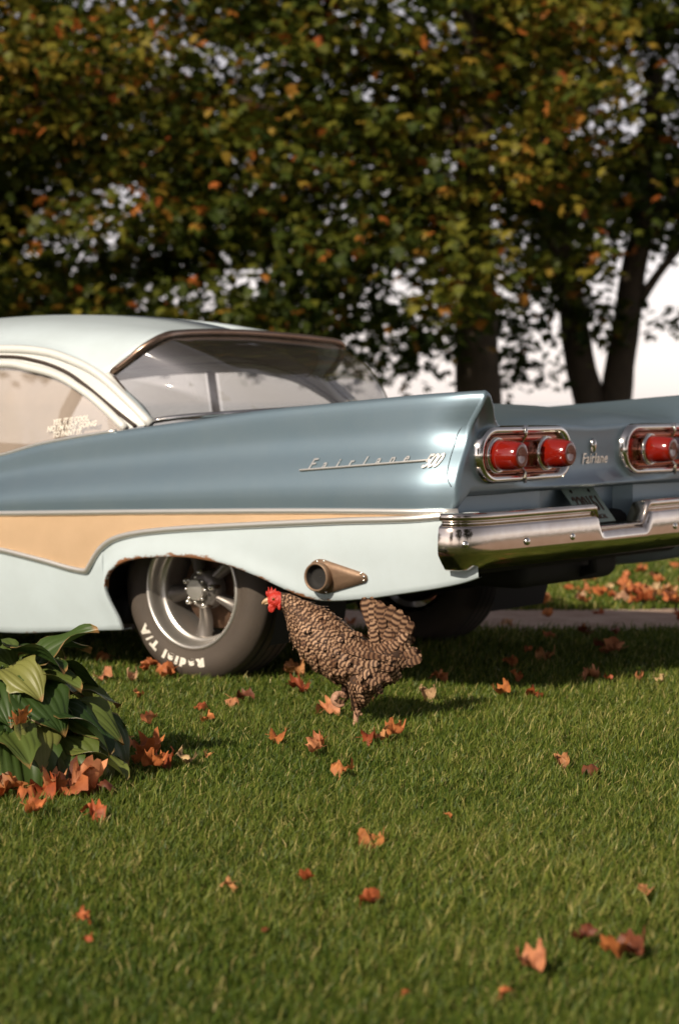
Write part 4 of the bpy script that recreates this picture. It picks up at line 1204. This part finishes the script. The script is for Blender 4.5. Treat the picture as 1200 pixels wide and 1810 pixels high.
# ------------------------------------------------------------------ fallen leaves, each its own thing
M['dryleaf'] = bpy.data.materials.new('dry_fallen_leaf'); M['dryleaf'].use_nodes = True
n, l = nodes_of(M['dryleaf']); b = n['Principled BSDF']; b.inputs['Roughness'].default_value = .6
oi = n.new('ShaderNodeObjectInfo')
tc = n.new('ShaderNodeTexCoord'); tn = n.new('ShaderNodeTexNoise'); tn.inputs['Scale'].default_value = 30; tn.inputs['Detail'].default_value = 5; l.new(tc.outputs['Object'], tn.inputs['Vector'])
mm = n.new('ShaderNodeMix'); mm.data_type = 'RGBA'; mm.blend_type = 'MULTIPLY'; mm.inputs[0].default_value = 1
r2 = n.new('ShaderNodeValToRGB'); r2.color_ramp.elements[0].position = .3; r2.color_ramp.elements[1].position = .65; r2.color_ramp.elements[0].color = (.5, .42, .4, 1); r2.color_ramp.elements[1].color = (1, 1, 1, 1)
l.new(tn.outputs[0], r2.inputs[0]); l.new(oi.outputs['Color'], mm.inputs[6]); l.new(r2.outputs[0], mm.inputs[7]); l.new(mm.outputs[2], b.inputs['Base Color'])
tl = n.new('ShaderNodeBsdfTranslucent'); l.new(mm.outputs[2], tl.inputs[0]); ms = n.new('ShaderNodeMixShader'); ms.inputs[0].default_value = .22
l.new(b.outputs[0], ms.inputs[1]); l.new(tl.outputs[0], ms.inputs[2]); l.new(ms.outputs[0], n['Material Output'].inputs[0])

def dry_leaf_mesh(seed, curl, cross, crump):
    r = np.random.default_rng(seed)
    lob = [(0, 1.0), (14, .64), (30, .70), (42, .92), (56, .60), (70, .58), (88, .76), (104, .52), (130, .54), (160, .30), (180, .22)]
    ths = np.linspace(0, 360, 44, endpoint=False)
    rr = np.interp(np.where(ths > 180, 360 - ths, ths), [p[0] for p in lob], [p[1] for p in lob]) * (1 + .12 * r.standard_normal(44))
    ph = r.random(6) * 6
    pts = [(0, 0)]
    for k in (.35, .7, 1.0):
        pts += [(k * q * math.sin(math.radians(t)), k * q * math.cos(math.radians(t))) for t, q in zip(ths, rr)]
    v = []
    for x, y in pts:
        z = 1.3 * crump * (math.sin(x * 5 + ph[0]) * math.sin(y * 4 + ph[1]) + .5 * math.sin(x * 11 + y * 7 + ph[2]))
        # roll round the midrib and bow along it
        X, Z = (math.sin(x * curl) / curl, (1 - math.cos(x * curl)) / curl) if abs(curl) > .01 else (x, 0)
        Y, Z2 = (math.sin(y * cross) / cross, (1 - math.cos(y * cross)) / cross) if abs(cross) > .01 else (y, 0)
        v.append((X, Y, Z + Z2 + z))
    f = [(0, 1 + i, 1 + (i + 1) % 44) for i in range(44)]
    for k in range(2):
        o_ = 1 + 44 * k
        f += [(o_ + i, o_ + 44 + i, o_ + 44 + (i + 1) % 44, o_ + (i + 1) % 44) for i in range(44)]
    s, sf = tube([(0, 0, .01), (.02, -.3, .02), (.08, -.62, .10)], [.018, .014, .012], 5)
    base = len(v)
    v += [tuple(p) for p in s]; f += [tuple(i + base for i in q) for q in sf]
    v = [(p[0] * .062, p[1] * .062, p[2] * .062) for p in v]
    return mesh('fallen_leaf', v, f, M['dryleaf'])
dry = [dry_leaf_mesh(s, c, x, k) for s, c, x, k in ((1, 2.2, .9, .16), (2, -2.2, 1.2, .18), (3, 3.0, -.8, .14), (4, 1.4, 2.0, .2), (5, -2.8, -.9, .16), (6, 1.8, -1.9, .2), (7, 3.4, .6, .14), (8, -1.2, 2.4, .18))]
r = np.random.default_rng(40)
LEAFCOL = [('dark brown', (.20, .062, .026)), ('rust red', (.44, .105, .032)), ('orange', (.60, .20, .06)), ('tan orange', (.64, .29, .12)), ('pale tan', (.64, .42, .23)), ('orange', (.62, .23, .075))]
LEAFFORM = ['cupped', 'arched', 'rolled', 'cupped', 'humped', 'twisted', 'folded', 'arched']
def fallen(x, y, where, group, sc=1.0, z=.046, k=None):
    k = int(r.integers(0, 8)) if k is None else k
    o = bpy.data.objects.new('fallen_leaf', dry[k]); COL.objects.link(o)
    s_ = sc * r.uniform(.98, 1.22); o.scale = (s_, s_, s_)
    o.location = (x, y, z)
    cn, cc = LEAFCOL[int(r.choice(6, p=(.09, .20, .25, .20, .11, .15)))]
    if 'brown leaf' in where: where = where.replace('brown leaf', 'leaf')
    j = r.uniform(.85, 1.15); o.color = (cc[0] * j, cc[1] * j * r.uniform(.9, 1.1), cc[2] * j, 1)
    size = 'large ' if s_ > 1.1 else ('small ' if s_ < .72 else '')
    label = f'{size}{LEAFFORM[k]} {cn} leaf {where}'
    o.rotation_euler = (r.uniform(-.45, .45), r.uniform(-.45, .45), r.uniform(0, 6.28))
    tag(o, label, 'leaf', group)
    return o
G = 'fallen leaves on the lawn'
A = 'on the lawn between hosta and rear wheel'
for x, y, s in ((-.874, 7.631, .8), (-.82, 7.067, .9), (-.724, 7.039, .9), (-.676, 7.331, .95), (-.606, 7.182, .95), (-.329, 7.361, .75), (-.564, 6.071, .75), (-.70, 7.25, .6), (-.44, 6.355, .6), (-.63, 7.30, .8), (-.66, 6.6, .55)):
    fallen(x, y, A, G, s)
Bq = 'on the grass ahead of the walking hen'
for x, y, s in ((-.312, 6.556, .75), (-.345, 6.50, .95), (-.407, 6.113, .5), (-.177, 5.754, .8), (-.123, 6.743, 1.0), (-.151, 7.197, 1.05), (-.044, 6.287, 1.0), (-.358, 5.434, .4)):
    fallen(x, y, Bq, G, s)
Cq = "on the grass just short of the hen's feet"
for x, y, s in ((-.055, 5.661, .7), (-.062, 5.554, .65), (.012, 5.255, .75), (.081, 5.754, .8), (.155, 5.83, .8), (.11, 5.79, .6)):
    fallen(x, y, Cq, G, s)
Dq = 'on the sunlit grass behind the hen'
for x, y, s in ((.287, 6.617, 1.05), (.344, 7.025, .75), (.097, 6.556, .55), (.622, 7.423, .75), (.611, 7.053, .65), (.541, 6.667, .95), (.646, 6.642, .8), (.781, 7.664, 1.0), (.871, 7.081, 1.15), (1.065, 7.817, 1.2), (1.103, 6.983, .55), (1.031, 6.983, .6), (.72, 7.78, .5), (1.02, 7.95, .6), (.93, 7.0, .4)):
    fallen(x, y, Dq, G, s)
Eq = 'lying alone on the open near lawn'
for x, y, s in ((.591, 5.384, .7), (.659, 5.287, .75), (.068, 4.399, .9), (.248, 4.644, .25), (-.062, 4.025, .45), (-.215, 3.974, .55), (.06, 3.864, .55), (-.475, 3.712, .45), (-.447, 3.568, .25), (.593, 3.908, .35), (.443, 3.579, .7), (.480, 3.479, .75), (.513, 3.50, .7), (.325, 3.397, .85), (.109, 3.227, .2), (.27, 3.235, .3), (-.132, 3.616, .2)):
    fallen(x, y, Eq, G, s)
Fq = 'drifted at the foot of the hosta'
for x, y, s in ((-.528, 5.468, 1.15), (-.46, 5.40, 1.0), (-.415, 5.384, 1.1), (-.495, 5.33, .9), (-.72, 4.738, .8), (-.575, 4.694, .75), (-.83, 4.97, 1.2), (-.80, 4.95, 1.2), (-.765, 4.96, 1.1), (-.73, 4.97, 1.2), (-.70, 4.99, 1.3), (-.665, 4.99, 1.3), (-.635, 5.02, 1.3), (-.69, 5.05, 1.4), (-.86, 5.0, 1.2), (-.60, 5.04, 1.0)):
    fallen(x, y, Fq, 'leaves drifted round the hosta', s, z=.045)
for x, y, zz in ((-.62, 5.30, .14), (-.66, 5.2, .11), (-.80, 5.05, .20), (-.57, 5.42, .10)):
    fallen(x, y, 'caught among the hosta leaves', 'leaves caught in the hosta', .8, z=zz)
Hq = 'on the grass beyond the gravel drive'
for k in range(150):
    y = 9.75 + 3.8 * r.random() ** 1.5; x = r.uniform(-.4, y * .18 + .5)
    if y < drive_far(x) + .03: y = drive_far(x) + .05 + .15 * r.random()
    fallen(x, y, Hq, 'leaves littering the far lawn', r.uniform(.6, 1.1), z=.045)
for k in range(16):
    fallen(1.52 + r.normal() * .10, 9.86 + r.normal() * .10, 'heaped at the far edge of the drive', 'heap of leaves at the drive edge', r.uniform(.8, 1.15), z=.05 + .03 * r.random())
for x, y in ((.73, 8.95), (1.03, 8.66), (1.55, 9.2), (1.2, 9.5), (.95, 9.35), (1.62, 8.95), (-.1, 9.3), (.05, 9.05)):
    fallen(x, y, 'on the bare gravel drive', 'leaves on the drive', .8, z=.018)
for x, y in ((1.012, 8.431), (1.14, 8.40), (.86, 8.36)):
    fallen(x, y, 'on grass in the shade of the car', 'leaves in the shade of the car', .75)

# ------------------------------------------------------------------ the hen
M['plume'] = bpy.data.materials.new('barred_feathers'); M['plume'].use_nodes = True
n, l = nodes_of(M['plume']); b = n['Principled BSDF']; b.inputs['Roughness'].default_value = .62; b.inputs['Specular IOR Level'].default_value = .25
at = n.new('ShaderNodeAttribute'); at.attribute_name = 'phase'
sn = n.new('ShaderNodeMath'); sn.operation = 'SINE'; ml = n.new('ShaderNodeMath'); ml.operation = 'MULTIPLY'; ml.inputs[1].default_value = 2 * math.pi
l.new(at.outputs['Fac'], ml.inputs[0]); l.new(ml.outputs[0], sn.inputs[0])
mr = n.new('ShaderNodeMapRange'); mr.inputs[1].default_value = -.75; mr.inputs[2].default_value = .85; l.new(sn.outputs[0], mr.inputs[0])
at2 = n.new('ShaderNodeAttribute'); at2.attribute_name = 'tint'
lt = n.new('ShaderNodeValToRGB'); lt.color_ramp.elements[0].color = (.17, .085, .044, 1); lt.color_ramp.elements[1].color = (.50, .31, .19, 1); l.new(at2.outputs['Fac'], lt.inputs[0])
mx = n.new('ShaderNodeMix'); mx.data_type = 'RGBA'; mx.inputs[6].default_value = (.048, .022, .013, 1)
l.new(mr.outputs[0], mx.inputs[0]); l.new(lt.outputs[0], mx.inputs[7]); l.new(mx.outputs[2], b.inputs['Base Color'])
M['down'] = mat('dark_down', (.07, .038, .024), .9)
M['skin'] = mat('pale_leg_scales', (.52, .30, .20), .55, noise=(60, (.40, .21, .13), 1), bump=(120, .4))
M['red'] = mat('red_comb_flesh', (.55, .035, .018), .5, noise=(70, (.42, .02, .012), 1), bump=(110, .5))
M['beak'] = mat('horn_beak', (.50, .33, .18), .4)
M['eye'] = mat('amber_eye', (.30, .08, .01), .12, 0, .5)
M['pupil'] = mat('black_pupil', (.005, .005, .005), .08)

hen = empty('hen', (.048, 6.156, 0)); tag(hen, 'barred brown and cream hen walking with one foot raised', 'chicken')
ST = np.array([(-.266, .392, .010, .009), (-.255, .394, .021, .016), (-.238, .396, .026, .021), (-.217, .392, .026, .023), (-.194, .378, .032, .030), (-.167, .350, .050, .043), (-.128, .306, .075, .062),
               (-.080, .258, .082, .078), (-.030, .220, .078, .082), (.025, .204, .076, .080), (.072, .214, .068, .070), (.110, .242, .052, .048), (.136, .272, .036, .028), (.150, .296, .018, .012)])
def ring_loft(S, seg=20, ypos=0.0):
    rows = []
    for i, (x, z, rv, rw) in enumerate(S):
        a, c = S[max(i - 1, 0)], S[min(i + 1, len(S) - 1)]
        t = np.array([c[0] - a[0], c[1] - a[1]]); t /= np.linalg.norm(t); nrm = np.array([-t[1], t[0]])
        if nrm[1] < 0: nrm = -nrm
        rows.append([(x + nrm[0] * rv * math.sin(q), ypos + rw * math.cos(q), z + nrm[1] * rv * math.sin(q)) for q in [2 * math.pi * k / seg for k in range(seg)]])
    v, f = grid(rows, close_u=True)
    f.append(tuple(range(seg))); f.append(tuple((len(S) - 1) * seg + k for k in range(seg))[::-1])
    return v, f
Sd = np.array(spline([tuple(p) for p in ST], 44))
mb = MB(); v, f = ring_loft(Sd); mb.add(v, f)
# thighs and legs (near leg, y<0, stands; far leg is lifted)
def leg(pts, rads, seg=10):
    P = spline(pts, 18); R = np.interp(np.linspace(0, 1, 18), np.linspace(0, 1, len(rads)), rads)
    v, f = tube(P, list(R), seg); mb.add(v, f)
leg([(.035, -.035, .20), (.022, -.042, .150), (.010, -.040, .105), (.002, -.036, .076)], [.050, .052, .036, .012])
leg([(.004, -.036, .085), (.003, -.035, .05), (.000, -.034, .012)], [.012, .0092, .0095])
for a, ln in ((3.14, .052), (2.62, .046), (3.66, .046), (.15, .024)):
    leg([(.000, -.034, .013), (.5 * ln * math.cos(a), -.034 + .5 * ln * math.sin(a), .013), (ln * math.cos(a), -.034 + ln * math.sin(a), .005)], [.0075, .006, .003], 8)
leg([(.010, .035, .20), (-.012, .040, .155), (-.022, .040, .125), (-.022, .038, .105)], [.048, .042, .026, .012])
leg([(-.022, .036, .112), (-.036, .030, .108), (-.052, .026, .106)], [.010, .0085, .0085])
for dy, bend in ((-.012, 0), (0, .004), (.012, -.003)):
    leg([(-.052, .026, .106), (-.061 - bend, .026 + dy, .096), (-.060 - bend, .026 + dy, .080), (-.046, .026 + dy, .070), (-.032, .026 + dy, .074)], [.0115, .0105, .0095, .008, .004], 8)
leg([(-.050, .026, .106), (-.040, .026, .096), (-.030, .026, .092)], [.007, .0055, .003], 8)
tmp = mb.build('hen_form', [M['down']], None)
md = tmp.modifiers.new('remesh', 'REMESH'); md.mode = 'VOXEL'; md.voxel_size = .0042; md.use_smooth_shade = True
sm = tmp.modifiers.new('smooth', 'SMOOTH'); sm.factor = .5; sm.iterations = 3
bpy.context.view_layer.update(); dg = bpy.context.evaluated_depsgraph_get()
bm_me = bpy.data.meshes.new_from_object(tmp.evaluated_get(dg)); bpy.data.objects.remove(tmp)
bm_me.materials.clear()
for k in ('down', 'skin', 'red'): bm_me.materials.append(M[k])
co = np.array([p.center for p in bm_me.polygons])
mi = np.zeros(len(co), np.int32)
isleg = (co[:, 2] < .072) | ((co[:, 0] < -.030) & (co[:, 2] < .122) & (co[:, 1] > .005) & (co[:, 2] < .122))
face = (co[:, 0] < -.226) & (co[:, 2] > .35)
mi[isleg] = 1; mi[face] = 2
bm_me.polygons.foreach_set('material_index', mi); bm_me.polygons.foreach_set('use_smooth', np.full(len(mi), True))
hen_body = link(bpy.data.objects.new('body', bm_me), hen)

# feathers laid in the direction of growth over the body
nv = np.zeros(len(co) * 3); bm_me.polygons.foreach_get('normal', nv); NO = nv.reshape(-1, 3)
rh = np.random.default_rng(77)
cand = np.where(~isleg & (co[:, 0] > -.224) & (co[:, 2] > .072))[0]; rh.shuffle(cand)
arc = np.r_[0, np.cumsum(np.linalg.norm(np.diff(Sd[:, :2], axis=0), axis=1))]
keep, cell = [], {}
def spacing(p): return .0062 if p[0] < -.17 else (.0088 if p[0] < -.06 else .0108)
for i in cand:
    p = co[i]; sp_ = spacing(p); key = tuple((p / .011).astype(int)); ok = True
    for dx in (-1, 0, 1):
        for dy in (-1, 0, 1):
            for dz in (-1, 0, 1):
                for q in cell.get((key[0] + dx, key[1] + dy, key[2] + dz), ()):
                    if np.sum((co[q] - p) ** 2) < sp_ * sp_: ok = False; break
                if not ok: break
            if not ok: break
        if not ok: break
    if ok: keep.append(i); cell.setdefault(key, []).append(i)
FV, FF, FP, FT = [], [], [], []
def feather(base, d, nrm, Ln, W, ph0, freq, tint, lift=.12, curve=.25, nl=7):
    d = d / np.linalg.norm(d); s = np.cross(d, nrm); s /= np.linalg.norm(s); nrm = np.cross(s, d)
    o_ = len(FV)
    for i in range(nl):
        t = i / (nl - 1)
        w = W * .5 * (.35 + .65 * min(1, t * 2.2)) * (1 if t < .72 else math.sqrt(max(0, 1 - ((t - .72) / .285) ** 2)))
        for u in (-1, 0, 1):
            p = base + d * (Ln * t) + s * (u * w) + nrm * (.002 + lift * Ln * t - curve * Ln * t * t - .12 * abs(u) * w)
            FV.append(p); FP.append(ph0 + Ln * t * freq - .18 * abs(u)); FT.append(tint)
    for i in range(nl - 1):
        for j in range(2):
            a = o_ + i * 3 + j
            FF.append((a, a + 1, a + 4)); FF.append((a, a + 4, a + 3))
FREQ = 1 / .0132
for i in keep:
    p, nn_ = co[i], NO[i]
    k = int(np.argmin((Sd[:, 0] - p[0]) ** 2 + (Sd[:, 1] - p[2]) ** 2)); k2 = min(k + 1, len(Sd) - 1); k1 = max(k - 1, 0)
    d = np.array([Sd[k2, 0] - Sd[k1, 0], 0, Sd[k2, 1] - Sd[k1, 1]]); d /= np.linalg.norm(d)
    s_ = arc[k] + np.dot(p - np.array([Sd[k, 0], 0, Sd[k, 1]]), d)
    thigh = p[2] < .135 and -.06 < p[0] < .075
    if thigh:
        d = np.array([.25, 0, -1.0]); s_ = .5 - p[2]
    elif p[0] > .05 and p[2] < .24: d = np.array([.55, 0, -.75])
    elif p[2] < .20: d = d + np.array([.1, 0, -.12])
    d = d - nn_ * np.dot(d, nn_)
    if np.linalg.norm(d) < .05: continue
    d = d / np.linalg.norm(d) + rh.standard_normal(3) * .20
    if p[0] < -.17: Ln, W = .020, .009
    elif p[0] < -.06: Ln, W = .028, .0165
    elif thigh: Ln, W = .030, .011
    elif p[0] > .06 and p[2] < .24: Ln, W = .038, .014
    else: Ln, W = .036, .0205
    Ln *= rh.uniform(.85, 1.2)
    feather(p, d, nn_, Ln, W, s_ * FREQ + rh.normal() * .22, FREQ * rh.uniform(.85, 1.1), np.clip(.50 + .28 * rh.standard_normal() + (.12 if p[0] < -.1 else 0), 0, 1), lift=.05 if thigh else .09, curve=.10 if thigh else .14)
# wing: two rows of longer feathers folded along the flank
for s in (-1, 1):
    for rowi in range(3):
        for q in range(9):
            t = q / 8
            base = np.array([-.055 + .09 * t, s * (.074 + .012 * math.sin(math.pi * t) + .003 * rowi), .255 - .024 * rowi - .022 * t])
            feather(base, np.array([1, -s * .10, -.12 - .10 * rowi]), np.array([0, s, .25]), .062 + .018 * t, .021, base[0] * 55 + rh.normal() * .15, 1 / .015, np.clip(.45 + .2 * rh.standard_normal(), 0, 1), lift=.04, curve=.06)
# tail: tented fan of upright feathers with softer coverts over its root
for s in (-1, 1):
    for q in range(15):
        t = q / 14
        ang = math.radians(106 - 50 * t) + rh.normal() * .06
        base = np.array([.070 + .045 * t, s * (.006 + .010 * (1 - abs(t - .5))), .262 - .020 * t])
        feather(base, np.array([math.cos(ang), s * .10, math.sin(ang)]), np.array([math.sin(ang) * .2, s, .1]), (.152 - .050 * t) * rh.uniform(.88, 1.05), .038, rh.random(), 1 / .017, np.clip(.40 + .2 * rh.standard_normal(), 0, 1), lift=.10, curve=.22, nl=10)
    for q in range(60):
        t = rh.random(); ang = math.radians(110 - 105 * t)
        base = np.array([.070 + .055 * t + .03 * math.cos(ang) * rh.random(), s * (.016 + .018 * rh.random()), .252 - .05 * t + .05 * math.sin(ang) * rh.random()])
        feather(base, np.array([math.cos(ang), s * rh.uniform(-.1, .15), math.sin(ang)]), np.array([0, s, .1]), rh.uniform(.040, .068), .024, rh.random(), 1 / .0145, np.clip(.45 + .2 * rh.standard_normal(), 0, 1), lift=.05, curve=.12)
pm = big_mesh('plumage', np.array(FV), np.array(FF), M['plume'], np.array(FP), smooth=True, attr_name='phase')
a_ = pm.attributes.new('tint', 'FLOAT', 'POINT'); a_.data.foreach_set('value', np.array(FT, np.float32))
tag(link(bpy.data.objects.new('plumage', pm), hen), kind='stuff')
# head furnishings
def plate(outline, thick, y=0.0):
    """rounded flat piece in the x-z plane"""
    nO = len(outline); cx_ = sum(p[0] for p in outline) / nO; cz2 = sum(p[1] for p in outline) / nO
    rows = []
    for yy, k in ((-thick * .35, .80), (-thick * .5, .55)): pass
    prof = [(-.5, .55), (-.42, .82), (-.2, .97), (0, 1.0), (.2, .97), (.42, .82), (.5, .55)]
    rows = [[(cx_ + (p[0] - cx_) * k, y + thick * d, cz2 + (p[1] - cz2) * k) for p in outline] for d, k in prof]
    v, f = grid(rows, close_u=True); f.append(tuple(range(nO))[::-1]); f.append(tuple(len(prof) * nO - nO + k for k in range(nO)))
    return v, f
comb = [(-.268, .405), (-.272, .415), (-.271, .424), (-.2665, .419), (-.264, .437), (-.259, .424), (-.254, .438), (-.249, .424), (-.242, .433), (-.238, .421), (-.231, .424), (-.229, .415), (-.236, .408), (-.252, .405)]
v, f = plate(comb, .009); obj('comb', v, f, M['red'], hen)
for s in (-1, 1):
    wat = [(-.262, .385), (-.254, .388), (-.246, .384), (-.242, .372), (-.246, .362), (-.254, .358), (-.262, .362), (-.265, .373)]
    v, f = plate(wat, .006, s * .009); obj('wattle', v, f, M['red'], hen)
    lob = [(-.232, .388), (-.226, .386), (-.224, .376), (-.228, .367), (-.234, .370), (-.235, .380)]
    v, f = plate(lob, .006, s * .0225); obj('ear_lobe', v, f, M['red'], hen)
    v, f = dome((-.2475, s * .0170, .4005), .0052, .0030, (-.2, s, 0), 12); ey = obj('eye', v, f, M['eye'], hen)
    v, f = dome((-.2478, s * .0192, .4005), .0026, .0014, (-.2, s, 0), 10); obj('pupil', v, f, M['pupil'], ey)
v, f = tube(spline([(-.258, 0, .396), (-.270, 0, .394), (-.279, 0, .389), (-.2835, 0, .383)], 8), [.0100, .0098, .0090, .0080, .0068, .0052, .0034, .0012], 10, flat=(.75, 1)); obj('beak', v, f, M['beak'], hen)
v, f = tube(spline([(-.258, 0, .388), (-.268, 0, .386), (-.276, 0, .383)], 6), [.008, .0072, .006, .0046, .003, .001], 10, flat=(.8, .7)); obj('beak', v, f, M['beak'], hen)
